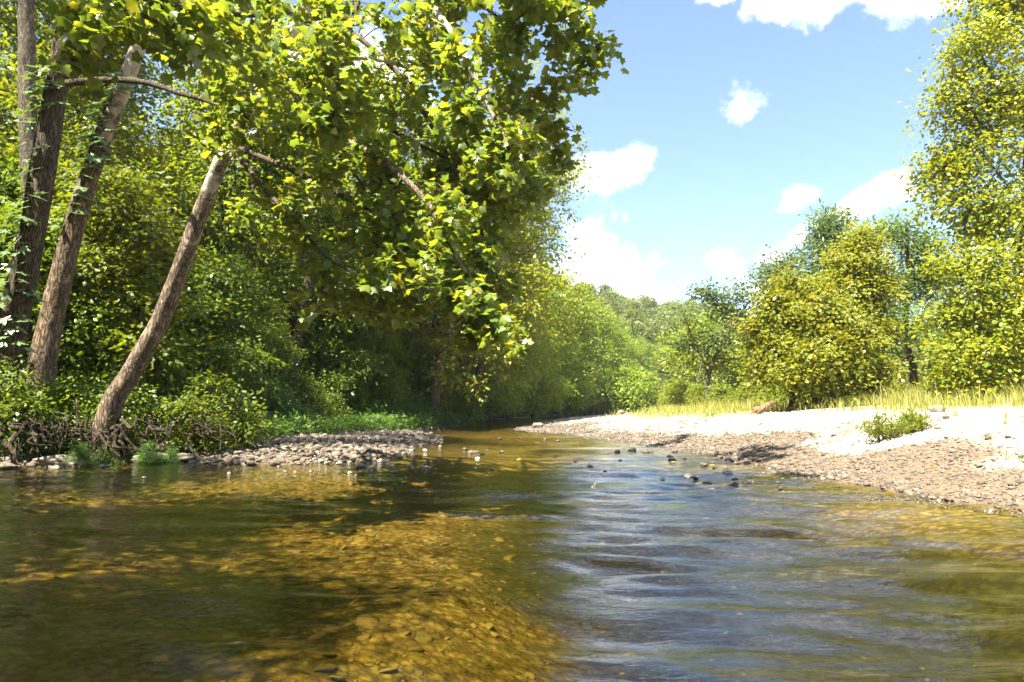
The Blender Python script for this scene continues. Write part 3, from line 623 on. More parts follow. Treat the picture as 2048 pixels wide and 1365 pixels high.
# ------------------------------------------------------------------ the two big upright trunks and their creepers
def big_tree(name, label, base_px, line, radii, bark, blobs_px, seed, limb=None, ncl=420):
    B = root_at(*base_px); root = link(name, None, None, B, label=label, category='tree')
    pts = [(0, 0, -.5)] + [tuple(v) for v in px_line(line, B)]; mt = MB()
    tube(mt, pts, 1, 1, 36, 210, rough=.13, fr=3.4, rr=radii, flare=.25); link('trunk', mt.mesh(name + '_trunk', bark), root)
    r = np.random.default_rng(seed); tp = spline(pts, 80); blobs = []
    for (px, py, d, R) in blobs_px:
        c = P(px, py, d) - B; blobs.append((*c, R, R, R * .65)); i = int(np.argmin(np.abs(tp[:, 2] - (c[2] - .5 * np.hypot(*(c[:2] - tp[-1, :2]))))))
        i = max(i, 30); mb = MB(); tube(mb, [tp[i], (tp[i] + c) / 2 + r.normal(size=3) * .3, c], .10, .02, 6, 12, rough=.1); link('limb', mb.mesh(name + '_limb', B_TWIG), root)
    if blobs:
        c, d, k = crown_clusters(r, blobs, ncl); v, f = crown_leaves(r, c, d, 24, .5, OVATE, .17)
        link('crown', mesh_from(name + '_crown', v, [f], [M_GRN], smooth=False), root)
    return root, B, tp
A_LINE = [(8, 745, 14.6), (28, 640, 14.6), (58, 500, 14.5), (88, 335, 14.4), (112, 180, 14.3), (132, 60, 14.2), (150, -100, 14.1), (175, -350, 14), (190, -620, 13.8)]
ta, BA, tpA = big_tree('hardwood_tree', 'thick dark ridged trunk leaning over shrubs, creeper on it and a long bare horizontal limb', (-5, 800, 14.7), A_LINE,
                       [.38, .30, .275, .25, .23, .21, .19, .17, .13, .06], B_DARK, [(60, -330, 14, 1.6), (180, -620, 14, 2.0), (-80, -480, 14, 1.8), (260, -300, 15.5, 1.5)], 71, ncl=200)
mb = MB(); tube(mb, px_line([(128, 168, 14.3), (210, 160, 13.6), (290, 165, 12.6), (360, 187, 11.6), (425, 207, 11), (490, 250, 10.6)], BA), .075, .022, 9, 50, rough=.12); link('limb', mb.mesh('long_limb', B_DARK), ta)
B_LINE = [(88, 715, 16), (112, 600, 16), (150, 450, 15.9), (190, 320, 15.8), (226, 228, 15.7), (264, 130, 15.6), (305, 10, 15.5), (345, -150, 15.4), (380, -400, 15.2), (400, -620, 15)]
tb, BB, tpB = big_tree('hardwood_tree', 'brown flaky trunk leaning behind the ridged one, creeper on its upper half', (75, 780, 16.1), B_LINE,
                       [.33, .265, .24, .215, .195, .18, .165, .15, .13, .10, .05], B_BRWN, [(500, -420, 16.5, 1.8), (330, -620, 17, 2.0), (200, -360, 18, 1.8)], 72, ncl=200)
tdd, BD, tpD = big_tree('hardwood_tree', 'slim grey-brown trunk standing in shade behind the two leaning trunks', (70, 740, 19.5),
                        [(72, 690, 19.5), (66, 500, 19.5), (58, 300, 19.4), (54, 120, 19.3), (52, 0, 19.2), (55, -250, 19), (60, -500, 19)], [.30, .27, .25, .23, .22, .2, .13, .07], B_GREY, [(0, -420, 19, 2.3), (140, -560, 19, 2.3), (60, -250, 20, 1.8)], 73, ncl=220)
for (a, b, rad) in [((-20, 850, 13.9), (70, 868, 13.6), .10), ((65, 866, 13.6), (75, 905, 13.2), .06), ((30, 868, 13.6), (28, 925, 13.1), .07), ((10, 880, 13.4), (40, 930, 13.0), .05), ((-10, 862, 13.6), (15, 925, 13.1), .08), ((55, 868, 13.6), (100, 900, 13.3), .045), ((80, 870, 13.5), (105, 890, 13.3), .04)]:
    bank_root(rr, *a, *b, rad, ta.children[0], BA)
def creeper(label, tp, base, radii, t0, t1, n, seed):
    r = np.random.default_rng(seed); root = link('creeper_vine', None, None, base, label=label, category='vine', group='creepers on the trunks')
    m = len(tp); rad = np.interp(np.linspace(0, 1, m), np.linspace(0, 1, len(radii)), radii); T = norm(np.gradient(tp, axis=0))
    ii = np.linspace(t0 * m, t1 * m - 1, 40).astype(int); ang = 4.5 + .5 * np.sin(np.linspace(0, 7, 40))
    st = np.array([tp[i] + (np.array([math.cos(a), math.sin(a), 0])) * (rad[i] * 1.06 + .01) for i, a in zip(ii, ang)])
    mb = MB(); tube(mb, st[::3], .022, .009, 6, 60, rough=.2); link('stem', mb.mesh('creeper_stem', B_ROOT), root)
    lm = mesh_from('creeper_leaf', PALM[0], [PALM[1]], [M_VINE], smooth=False)
    for q in range(n):
        j = min(39, int(r.random() ** .9 * 40)); i = ii[j]; a = ang[j] + r.normal() * .75
        out = np.array([math.cos(a), math.sin(a), 0.]); p = tp[i] + out * (rad[i] * 1.05 + r.uniform(.03, .28)) + T[i] * r.normal() * .12
        nr = norm(np.array([0, 0, 1.]) + out * .6 + r.normal(size=3) * .3); tip = out + np.array([0, 0, -.4]) + r.normal(size=3) * .5
        M = frames(nr[None], tip[None])[0]; o = bpy.data.objects.new('leaf', lm); COL.objects.link(o); o.parent = root
        o.matrix_local = Matrix.Translation(p.tolist()) @ Matrix(M.tolist()).to_4x4() @ Matrix.Scale(float(r.uniform(.14, .26)), 4)
creeper('pale-leaved creeper climbing the thick dark ridged trunk', tpA, BA, [.38, .30, .275, .25, .23, .21, .19, .17, .13, .06], .16, .62, 130, 81)
creeper('creeper climbing the upper half of the brown flaky trunk', tpB, BB, [.33, .265, .24, .215, .195, .18, .165, .15, .13, .10, .05], .30, .58, 90, 82)

# ------------------------------------------------------------------ the wooded left bank
fr = np.random.default_rng(21); spots = []
def free(x, y, dmin, lst):
    return all((x - a) ** 2 + (y - b) ** 2 > dmin ** 2 for a, b in lst)
KIND_LABEL = {'tall': ('tall_tree', 'tall dark-barked green tree', 'tall green trees of the wooded bank'),
              'tall2': ('tall_tree', 'tall yellow-green tree with grey trunk', 'yellow-green trees of the wooded bank'),
              'tall3': ('low_tree', 'yellow-green tree leafy almost to the ground', 'leafy-to-the-ground trees of the wooded bank'),
              'gold': ('golden_tree', 'tall golden-leaved tree leaning out over the water', 'golden leaning trees of the wooded bank'),
              'under': ('understory_tree', 'small dark green layered understory tree', 'dark understory trees'),
              'under2': ('understory_tree', 'small mid-green layered understory tree', 'mid-green understory trees'),
              'shrub': ('shrub', 'low dark green shrub on the wooded bank', 'low shrubs on the wooded bank'),
              'shrub2': ('shrub', 'low narrow-leaved bright green bank plant', 'narrow-leaved bank plants'),
              'shruby': ('shrub', 'yellow-green bush at the foot of the wood', 'yellow-green bushes')}
def put(kind, x, y, s, rz=None, sink=.05, tilt=(0, 0), label=None, group=None):
    nm, lb, gp = KIND_LABEL[kind]
    if label is None:
        wb = bank_x(y) - x; lb += ' ' + ('behind the leaning trunks' if y < 17.5 else 'beyond the shingle spit' if y < 31 else 'beside the still green pool' if y < 47 else 'before the river bend')
        lb += ', up the slope' if wb > 8 else ''
    return place(K[kind], nm, label or lb, 'shrub' if nm == 'shrub' else 'tree', (x, y, H(x, y) - sink), fr.uniform(0, 6.28) if rz is None else rz, s, group or gp, tilt=tilt)
def row(kinds, b0, b1, y0, y1, gap, smin, smax, tries=400, dmin=None, tiltx=0.0):
    done = []
    for _ in range(tries):
        y = fr.uniform(y0, y1); x = bank_x(y) - fr.uniform(b0, b1)
        if free(x, y, gap, done):
            done.append((x, y)); k = kinds[fr.integers(len(kinds))]; put(k, x, y, fr.uniform(smin, smax), tilt=(0, tiltx))
row(['under', 'under2', 'under'], .8, 2.4, 19, 40, 2.6, .62, .95, tiltx=.08)
row(['under', 'under2'], 3, 6.5, 12, 44, 2.7, .8, 1.15)
row(['under2', 'under2', 'under'], 7, 14, 9, 60, 3.6, .9, 1.35)
row(['tall', 'tall2'], 3.5, 9, 21, 60, 8.0, .75, .95)
row(['tall', 'tall2', 'tall2'], 10, 22, 10, 80, 8.2, .75, 1.0)
for (x, y, q) in [(-6.9, -4.4, .74), (-7.4, -.4, .76), (-8.9, 3.6, .76), (-11, 8, .7)]: put('tall2', x, y, q, tilt=(0, .05))  # trees left of the view, unseen, added to shade the near water
row(['tall', 'tall2'], 23, 45, 20, 110, 9.5, .8, 1.1, 250)
row(['shrub', 'shrub', 'shrub2'], .3, 2.2, 17.5, 45, 1.3, .7, 1.2)
row(['shrub'], 2.3, 6, 12, 17.5, 1.3, .6, 1.1)
row(['tall3', 'tall3', 'tall2'], 1.0, 5, 44, 100, 4.4, .55, .85, tiltx=.05)
row(['tall3'], 2, 7, 100, 150, 7, .7, .95, 120)
for (x, y, k, q, t) in [(-4.2, 38.5, 'gold', 1.12, .26), (-3.2, 45, 'gold', 1.1, .28), (-3.0, 51, 'gold', .9, .25), (-2.0, 58, 'tall3', 1.0, .16), (-.4, 64, 'tall3', 1.05, .12), (2.2, 71, 'tall3', 1.1, .12), (5.4, 79, 'tall3', 1.15, .1), (9.2, 89, 'tall3', 1.1, .1), (12.5, 98, 'tall3', 1.0, .05), (17, 108, 'tall3', .9, 0)]:
    put(k, x, y, q, tilt=(0, t), label={38.5: 'tallest golden-leaved tree leaning out over the still green pool', 45: 'second golden-leaved tree leaning out over the water, upstream of the tallest', 51: 'smaller golden-leaved tree leaning out just before the river bend'}.get(y))
row(['shruby', 'shruby', 'shrub'], .1, 2.2, 42, 112, 2.3, 1.0, 1.7)
put('tall2', -5.2, 42, 1.12, .5, tilt=(0, .07)); put('tall2', -7.5, 36, 1.05, 2.5, tilt=(0, .05)); put('tall', -9.5, 31, .95, 1.1)
for (px, py, d, k, s) in [(165, 900, 13.8, 'shrub2', .30), (215, 880, 14.2, 'shrub2', .28), (300, 895, 14.3, 'shrub2', .30), (345, 895, 14.4, 'shrub2', .22), (60, 770, 14.6, 'shrub2', .7),
                          (10, 760, 14.4, 'shrub', .8), (140, 760, 15.4, 'shrub', .9), (400, 850, 16.2, 'shrub', .7), (250, 800, 15.8, 'shrub', .9), (420, 830, 16.8, 'shrub', 1.0)]:
    p = P(px, py, d); put(k, p[0], d, s)
# ------------------------------------------------------------------ trees of the right bank
def right_tree(name, label, base, trunk_px, r0, r1, blobs_px, ncl, lpc, crad, tmpl, size, leaf, bark, seed, cat='tree', **kw):
    px, d = base; X = (px - 1024) / FPX * d; B = np.array([X, d, H(X, d)])
    trunk = [(0, 0, -.3)] + [tuple(P(a, b, dd) - B) for a, b, dd in trunk_px]
    blobs = []
    for (a, b, dd, rx, rz) in blobs_px:
        c = P(a, b, dd) - B; blobs.append((*c, rx * dd / FPX, rx * dd / FPX * .95, rz * dd / FPX))
    pr = build_tree(name, seed, trunk, r0, r1, blobs, ncl, lpc, crad, tmpl, size, leaf, bark, limb_from=(.12, .97), **kw)
    return place(pr, name, label, cat, B)
WIDE = leaf_ovate(.36)
right_tree('sycamore_tree', 'tall yellowing sycamore beyond the grass, crown leafy down to the ground', (2040, 22),
           [(2042, 700, 22), (2046, 560, 22.2), (2052, 350, 22.4), (2060, 100, 22.5), (2066, -200, 22.6)], .2, .05,
           [(1985, 700, 21, 80, 62), (1912, 720, 21.5, 50, 48), (1910, 620, 22, 50, 50), (1990, 560, 21, 75, 70), (1925, 520, 22, 62, 50), (2000, 430, 22, 80, 60), (1915, 400, 22.3, 66, 50), (1960, 300, 22, 80, 60), (1890, 330, 23, 52, 40),
            (1920, 210, 22.5, 72, 50), (2020, 200, 22, 70, 70), (1950, 100, 22, 70, 55), (2000, 0, 22.5, 80, 60), (1990, -100, 22.5, 70, 60), (2120, 500, 23, 110, 110), (2130, 250, 23, 110, 120), (2120, 0, 23, 110, 120), (2080, -160, 23, 80, 80), (2120, 700, 22, 100, 80), (1890, 765, 21.5, 30, 26), (1950, 770, 21, 60, 34), (2040, 640, 20.5, 50, 60)],
           1700, 34, .30, WIDE, .12, M_SYCY, B_GREY, 91, shell=.5)
right_tree('sycamore_tree', 'rounded green-gold young sycamore with dark stem at the edge of the gravel bar', (1580, 25),
           [(1585, 800, 25), (1592, 740, 25), (1605, 660, 25), (1615, 610, 25)], .13, .04,
           [(1600, 640, 24.6, 46, 34), (1560, 700, 24.6, 40, 36), (1640, 690, 24.2, 50, 36), (1590, 750, 24.0, 54, 26), (1690, 735, 24.6, 36, 34), (1540, 645, 25, 30, 26), (1660, 782, 24.4, 34, 18), (1530, 745, 25, 24, 26), (1725, 690, 25, 30, 34), (1520, 690, 25.4, 20, 22), (1552, 602, 25, 22, 18), (1585, 580, 25.2, 16, 14), (1640, 612, 25, 40, 24), (1750, 765, 25, 26, 18), (1675, 655, 25, 40, 26), (1620, 715, 23.6, 40, 22), (1503, 655, 25.2, 15, 12), (1512, 722, 25, 14, 12), (1528, 598, 25.2, 14, 12), (1570, 556, 25.4, 13, 11), (1612, 574, 25.4, 20, 14), (1700, 640, 25.4, 22, 18), (1775, 735, 25, 16, 14), (1600, 790, 24, 22, 10), (1655, 590, 25.6, 26, 16)],
           640, 38, .24, WIDE, .12, M_SYCG, B_DARK, 92, shell=.45)
right_tree('sycamore_tree', 'golden oval sycamore rising behind the rounded young one', (1690, 28),
           [(1692, 780, 28), (1700, 640, 28), (1715, 540, 28), (1722, 490, 28)], .13, .03,
           [(1720, 520, 28, 50, 48), (1690, 580, 28, 56, 50), (1745, 590, 28, 44, 50), (1710, 650, 28, 66, 44), (1670, 640, 28, 40, 40), (1725, 475, 28, 26, 22)],
           480, 38, .25, WIDE, .12, M_SYCY, B_GREY, 93, shell=.45)
right_tree('walnut_tree', 'slender bare-stemmed walnut with airy feathery crown standing in the grass', (1828, 34),
           [(1826, 740, 34), (1815, 690, 34), (1812, 640, 34), (1815, 560, 34), (1815, 500, 34), (1812, 450, 34)], .19, .05,
           [(1800, 470, 34, 46, 34), (1845, 490, 34, 36, 34), (1760, 560, 34, 36, 30), (1770, 640, 33, 40, 36), (1830, 650, 33, 34, 34), (1870, 580, 34, 40, 50), (1740, 465, 35, 20, 16), (1790, 590, 34, 30, 40), (1860, 540, 35, 50, 40), (1755, 680, 34, 34, 28)],
           420, 26, .42, NARROW, .24, M_WAL, B_DARK, 94, shell=.6, tseg=10)
right_tree('walnut_tree', 'tall dark green feathery tree rising behind the golden sycamore', (1655, 42),
           [(1655, 700, 42), (1655, 600, 42), (1658, 520, 42), (1660, 450, 42)], .2, .05,
           [(1665, 450, 42, 36, 26), (1640, 475, 42, 30, 24), (1680, 500, 42, 26, 30), (1650, 530, 42, 36, 32), (1640, 580, 42, 40, 30), (1680, 570, 42, 34, 40)],
           330, 26, .5, NARROW, .28, M_WAL, B_DARK, 95, shell=.55, tseg=8)
right_tree('leaning_tree', 'ragged tree with arching bare branches leaning out over the gravel bar', (1420, 46),
           [(1415, 770, 46), (1440, 690, 46), (1475, 640, 46), (1500, 600, 46)], .16, .05,
           [(1420, 590, 46, 26, 18), (1400, 578, 46, 16, 10), (1370, 635, 45, 18, 14), (1450, 620, 46, 24, 18), (1480, 590, 46, 30, 22), (1540, 560, 46, 40, 30), (1580, 530, 46, 30, 26), (1500, 650, 46, 40, 30), (1440, 680, 45, 34, 22), (1380, 690, 46, 28, 20), (1570, 600, 46, 40, 40), (1545, 690, 46, 34, 40), (1595, 520, 45, 12, 14)],
           430, 24, .42, OVATE, .2, M_WAL, B_GREY, 96, shell=.55, tseg=8)
right_tree('grove_tree', 'green tree with forked grey trunk behind the bushes of the gravel bar', (1415, 52),
           [(1412, 760, 52), (1416, 720, 52), (1420, 690, 52)], .17, .06,
           [(1380, 720, 52, 34, 24), (1420, 700, 52, 36, 26), (1460, 720, 52, 34, 26), (1350, 690, 53, 26, 22), (1500, 740, 52, 30, 34), (1400, 660, 53, 34, 20)],
           300, 22, .5, OVATE, .22, M_YGRN, B_GREY, 97, tseg=8)
right_tree('grove_tree', 'shady green tree between the walnut and the golden sycamore', (1745, 40),
           [(1745, 760, 40), (1742, 720, 40), (1740, 690, 40)], .14, .05,
           [(1725, 725, 40, 34, 26), (1755, 745, 40, 18, 16), (1720, 690, 40, 34, 24), (1700, 740, 40, 30, 30)], 240, 22, .45, OVATE, .2, M_GRN, B_GREY, 98, tseg=8)
right_tree('grove_tree', 'shady tree behind the tall yellowing sycamore at the grassy rise', (1990, 30),
           [(1990, 760, 30), (1995, 700, 30), (2000, 600, 30)], .16, .06,
           [(1990, 720, 30, 50, 40), (2040, 700, 30, 60, 50), (1940, 700, 31, 40, 40), (1990, 640, 31, 50, 40), (2080, 640, 30, 60, 60), (2020, 760, 30, 40, 26)], 420, 24, .42, OVATE, .18, M_GRN, B_DARK, 99, tseg=8)
for (px, d, s, k, lb) in [(1362, 56, 1.15, 'shruby', 'bright rounded bush at the far edge of the gravel bar'), (1342, 60, 1.0, 'shruby', 'smaller bright bush beside the rounded one on the far gravel'), (1400, 50, .9, 'shruby', 'bright bush above the pale boulders'),
                          (1440, 44, .8, 'shruby', None), (1470, 42, .6, 'shruby', None), (1500, 38, .7, 'shruby', None), (1545, 30, .55, 'shruby', None), (1620, 26, .5, 'shrub', 'dark shrub under the rounded young sycamore'), (1660, 25, .5, 'shruby', None),
                          (1700, 27, .7, 'shruby', None), (1755, 26, .6, 'shruby', None), (1930, 28, .8, 'shruby', None), (2030, 27, .9, 'shruby', None), (1540, 46, 1.2, 'shruby', None), (1600, 40, 1.2, 'shruby', None), (1480, 52, 1.3, 'shruby', None), (1720, 50, 1.5, 'shruby', None)]:
    X = (px - 1024) / FPX * d; put(k, X, d, s, label=lb or 'yellow-green bush in the grass along the gravel bar', group='bushes along the gravel bar' if not lb else None)
# ------------------------------------------------------------------ far woods
fl = []; fcount = 0
for _ in range(2500):
    y = fr.uniform(72, 185); x = fr.uniform(.06, .78) * y + fr.uniform(-4, 4)
    if x < bank_x(y) + 3 and y < 150: continue
    s_ = land(np.array([x]), np.array([y]))[1][0]
    if s_ < 7 or (y < 100 and x < 22) or not free(x, y, 5.2, fl): continue
    fl.append((x, y)); k = int(fr.integers(4))
    if len(fl) > 210: break
    place(K['far%d' % k], 'hillside_tree', 'rounded tree in the wood across the valley behind the gravel bar', 'tree', (x, y, H(x, y) - .3), fr.uniform(0, 6.28), fr.uniform(.6, 1.1), 'trees across the valley')
put('shruby', 14.6, 88, 2.6, label='bright yellow-green small tree glowing at the river bend'); put('shruby', 17.5, 92, 2.3, label='second bright small tree at the river bend, beside the glowing one')
def scatter(name, coll, pos, rot, scl, pick, **props):
    me = bpy.data.meshes.new(name); me.vertices.add(len(pos)); me.vertices.foreach_set('co', np.asarray(pos, np.float32).ravel())
    for nm, v in (('rot', rot), ('scl', scl)):
        a = me.attributes.new(nm, 'FLOAT_VECTOR', 'POINT'); a.data.foreach_set('vector', np.asarray(v, np.float32).ravel())
    a = me.attributes.new('pick', 'INT', 'POINT'); a.data.foreach_set('value', np.asarray(pick, np.int32)); me.update()
    o = link(name, me, **props); ng = bpy.data.node_groups.new(name, 'GeometryNodeTree')
    ng.interface.new_socket('Geometry', in_out='INPUT', socket_type='NodeSocketGeometry'); ng.interface.new_socket('Geometry', in_out='OUTPUT', socket_type='NodeSocketGeometry')
    gi, go = ng.nodes.new('NodeGroupInput'), ng.nodes.new('NodeGroupOutput'); ip = ng.nodes.new('GeometryNodeInstanceOnPoints'); ci = ng.nodes.new('GeometryNodeCollectionInfo')
    ci.inputs['Collection'].default_value = coll; ci.inputs['Separate Children'].default_value = True; ci.inputs['Reset Children'].default_value = True; ip.inputs['Pick Instance'].default_value = True
    def na(n, t):
        q = ng.nodes.new('GeometryNodeInputNamedAttribute'); q.data_type = t; q.inputs['Name'].default_value = n; return q.outputs[0]
    ng.links.new(gi.outputs[0], ip.inputs['Points']); ng.links.new(ci.outputs[0], ip.inputs['Instance']); ng.links.new(na('pick', 'INT'), ip.inputs['Instance Index'])
    ng.links.new(na('rot', 'FLOAT_VECTOR'), ip.inputs['Rotation']); ng.links.new(na('scl', 'FLOAT_VECTOR'), ip.inputs['Scale']); ng.links.new(ip.outputs[0], go.inputs[0])
    o.modifiers.new('scatter', 'NODES').node_group = ng; return o
def unlinked(name, meshes):
    c = bpy.data.collections.new(name)
    for i, m in enumerate(meshes): c.objects.link(bpy.data.objects.new('%s_%02d' % (name, i), m))
    return c
n = 9000; y = 120 + 330 * fr.random(n) ** .8; x = fr.uniform(-.35, 1.0, n) * y
z, s_, _ = land(x, y); ok = (y > 165 - .1 * x) & (s_ > 6); ok[3600:] &= False
x, y, z = x[ok], y[ok], z[ok]; m = len(x); sc = fr.uniform(.8, 1.25, m)
scatter('far_forest', unlinked('far_crown', [K['far%d' % i]['crown'] for i in range(4)]), np.stack([x, y, z - .6], -1), np.stack([0 * x, 0 * x, fr.uniform(0, 6.28, m)], -1), np.stack([sc, sc, sc], -1), fr.integers(0, 4, m), kind='stuff', label='hazy wooded hillside beyond the river bend', category='forest')

# ------------------------------------------------------------------ stones
def stone_mesh(seed, sub, flat, jit, mat, name='stone', smooth=True):
    r = np.random.default_rng(seed); bm = bmesh.new(); bmesh.ops.create_icosphere(bm, subdivisions=sub, radius=1)
    v = np.array([x.co for x in bm.verts]); k = r.uniform(0, 99)
    for _ in range(5):    # worn flats
        d = norm(r.normal(size=3)); h = r.uniform(.55, .85); pr = v @ d; v = v - np.maximum(pr - h, 0)[:, None] * d * .85
    v = v * (1 + jit * (fbm(v[:, 0] * 1.6 + k, v[:, 1] * 1.6, 3, v[:, 2] * 1.6 + k) - .45) * 2)[:, None]
    v = v * np.array([r.uniform(.85, 1.25), r.uniform(.7, 1.0), flat])
    for x, c in zip(bm.verts, v): x.co = c
    me = bpy.data.meshes.new(name); bm.to_mesh(me); bm.free(); me.materials.append(mat)
    if smooth: me.polygons.foreach_set('use_smooth', np.ones(len(me.polygons), bool))
    return me
PEB = [stone_mesh(200 + i, 1, .55, .25, S_PALE) for i in range(6)]
PEBD = [stone_mesh(210 + i, 1, .5, .3, S_SHIN) for i in range(6)]
SHORE = [stone_mesh(220 + i, 2, (.42, .6)[i % 2], .55, S_PALE, smooth=i % 3 > 0) for i in range(6)]
SHIN = [stone_mesh(230 + i, 2, (.38, .6)[i % 2], .6, S_SHIN, smooth=i % 3 > 0) for i in range(6)]
COB = [stone_mesh(240 + i, 2, .22, .45, S_BED) for i in range(6)]
DARK = [stone_mesh(260 + i, 3, .6, .35, S_DARK, 'river_stone') for i in range(5)]
PALE = [stone_mesh(280 + i, 3, .65, .3, S_PALE, 'river_stone') for i in range(5)]
sr = np.random.default_rng(77)
def on_land(n, x0, x1, y0, y1, test):
    x, y = sr.uniform(x0, x1, n), sr.uniform(y0, y1, n); z, s, b = land(x, y); k = test(x, y, z, s, b); return x[k], y[k], z[k], s[k]
def rots(n, tilt=.3): return np.stack([sr.normal(0, tilt, n), sr.normal(0, tilt, n), sr.uniform(0, 6.28, n)], -1)
def pieces(n_parts, meshes, x, y, z, size, parent, name='stone', flat=1.0, tilt=.3):
    """largest in view as single pieces; returns the rest"""
    dep = np.maximum(y, 1); vis = (np.abs(x / dep) < .72) & (y > 1.9); sc = np.where(vis, size / dep, 0); big = np.argsort(-sc)[:n_parts]
    rt = rots(len(x), tilt)
    for i in big: link(name, meshes[i % len(meshes)], parent, (x[i], y[i], z[i]), rt[i], size[i])
    keep = np.ones(len(x), bool); keep[big] = False; return keep, rt
# gravel of the bar
x, y, z, s = on_land(420000, 0, 20, 4, 56, lambda x, y, z, s, b: (s > -.35) & (b < -5) & (sr.random(len(x)) < np.clip(1.3 - s * .22, .05, 1)))
size = .0125 * np.exp(sr.normal(0, .55, len(x))) * (1 + .25 * (s < .5)) * np.interp(y, [6, 30, 56], [1, 1.8, 3.2]); size = size.clip(.006, .09)
m = min(len(x), 110000); x, y, z, size = x[:m], y[:m], z[:m], size[:m]
dmp = s[:m] + (fbm(x * .6, y * .6, 4) - .47) * 6 + sr.normal(0, .5, m) < 2.2
pick = sr.integers(0, 6, m) + np.where(dmp, 6, 0)
keep, rt = pieces(90, SHIN, x, y, z + size * .2, size, ground)
scatter('gravel', unlinked('pebble', PEB + PEBD), np.stack([x, y, z + size * .2], -1)[keep], rt[keep], np.repeat(size[keep, None], 3, 1), pick[keep], kind='stuff', label='brown and white pebbles of the gravel bar by the water', category='gravel')
# gravel spit under the wooded bank
x, y, z, s = on_land(60000, -10, -2, 13, 36, lambda x, y, z, s, b: (s > -.5) & (b < .1) & (b > -7.5) & (sr.random(len(x)) < np.clip(1.1 + np.minimum(s, 0) * 2, 0, 1)))
m = min(len(x), 12000); x, y, z = x[:m], y[:m], z[:m]; size = (.036 * np.exp(sr.normal(0, .55, m))).clip(.015, .15)
keep, rt = pieces(110, SHIN, x, y, z + size * .3, size, ground)
scatter('gravel', unlinked('shingle', SHIN), np.stack([x, y, z + size * .3], -1)[keep], rt[keep], np.repeat(size[keep, None], 3, 1), sr.integers(0, 6, keep.sum()), kind='stuff', label='coarse pale shingle of the spit below the wooded bank', category='gravel')
# cobbles on the bed
x, y, z, s = on_land(22000, -9, 6, 1.6, 15, lambda x, y, z, s, b: s < -.2)
size = (.019 * np.exp(sr.normal(0, .65, len(x)))).clip(.008, .12); size = np.minimum(size, .5 * np.abs(z) + .03); kk = (x < -.4 + sr.normal(0, .5, len(x))) | ((sr.random(len(x)) < .06) & (size < .035)); x, y, z, size = x[kk], y[kk], z[kk], size[kk]
keep, rt = pieces(100, COB, x, y, z - size * .05, size, ground, tilt=.2)
scatter('bed_cobbles', unlinked('cobble', COB), np.stack([x, y, z], -1)[keep], rt[keep], np.repeat(size[keep, None], 3, 1), sr.integers(0, 6, keep.sum()), kind='stuff', label='golden brown cobbles covering the river bed', category='cobbles')
# stones that stand out of the water, each its own thing
def at_water(px, py):
    d = EYE * FPX / (py - HOR) if py > HOR else 99; v = pix_dir(px, py); t = -EYE / v[2]; return v[0] * t, v[1] * t
def river_stone(px, py, w, dark, label, group):
    x, y = at_water(px, py); sz = w * y / FPX * .5; me = (DARK if dark else PALE)[sr.integers(5)]
    zb = H(x, y); o = link('river_stone', me, None, (x, y, sz * .12), (sr.normal(0, .15), sr.normal(0, .15), sr.uniform(0, 6.28)), (sz, sz, max(sz, (sz * .9 - zb) * .5) if False else sz), label=label, category='stone', group=group)
    return o
GD, GP = 'dark stones out in the riffle', 'pale stones off the shingle spit'
dk = 'small dark wet stone breaking the water of the riffle'
for (px, py, w) in [(1300, 905, 16), (1345, 922, 18), (1392, 958, 14), (1410, 968, 12), (1408, 932, 18), (1376, 955, 20), (1428, 937, 9), (1452, 937, 8), (1370, 918, 10), (1458, 922, 18), (1476, 917, 10), (1555, 965, 8), (1425, 983, 20), (1492, 982, 10), (1492, 967, 16), (1470, 961, 14), (1562, 978, 15), (1640, 985, 10), (1628, 975, 7), (1505, 965, 8),
                    (930, 900, 12), (950, 907, 16), (965, 910, 10), (1004, 905, 10), (975, 903, 8), (1180, 935, 14), (1190, 970, 10), (1185, 975, 8), (1235, 905, 14), (1265, 902, 18), (1290, 905, 16), (1340, 915, 12), (1090, 880, 10), (1115, 884, 10), (1040, 878, 8), (1000, 879, 12), (1325, 960, 12), (1350, 905, 12), (1310, 950, 9), (1240, 922, 10), (1210, 945, 10)]:
    river_stone(px, py, w, True, dk, GD)
river_stone(1466, 973, 26, True, 'largest blocky dark stone standing in the riffle', None and GD or 'dark stones out in the riffle')
river_stone(1457, 950, 22, False, 'pale angular stone with pointed top among the dark riffle stones', 'single pale stones')
river_stone(1418, 967, 16, False, 'reddish rounded stone beside the pale angular riffle stone', 'single pale stones')
pl = 'small pale stone standing in shallow water off the shingle spit'
for (px, py, w) in [(605, 925, 16), (625, 922, 14), (640, 926, 18), (655, 928, 14), (680, 929, 16), (700, 926, 12), (720, 935, 22), (742, 937, 16), (765, 925, 20), (785, 934, 14), (820, 933, 10), (855, 936, 12), (862, 925, 8), (700, 948, 12), (712, 952, 8), (622, 945, 10), (755, 962, 10), (770, 963, 8), (810, 956, 8), (835, 962, 9), (790, 970, 8), (800, 916, 20), (850, 903, 12), (772, 905, 10), (822, 903, 9), (735, 912, 16),
                    (880, 895, 10), (940, 906, 9), (955, 918, 10), (985, 940, 10), (487, 932, 16), (540, 922, 10), (570, 944, 8), (590, 946, 8), (458, 948, 10), (520, 925, 10), (288, 957, 11), (205, 935, 18), (215, 934, 12), (1150, 925, 12), (1110, 915, 9), (845, 935, 12), (905, 930, 9), (870, 940, 8)]:
    river_stone(px, py, w, False, pl, GP)
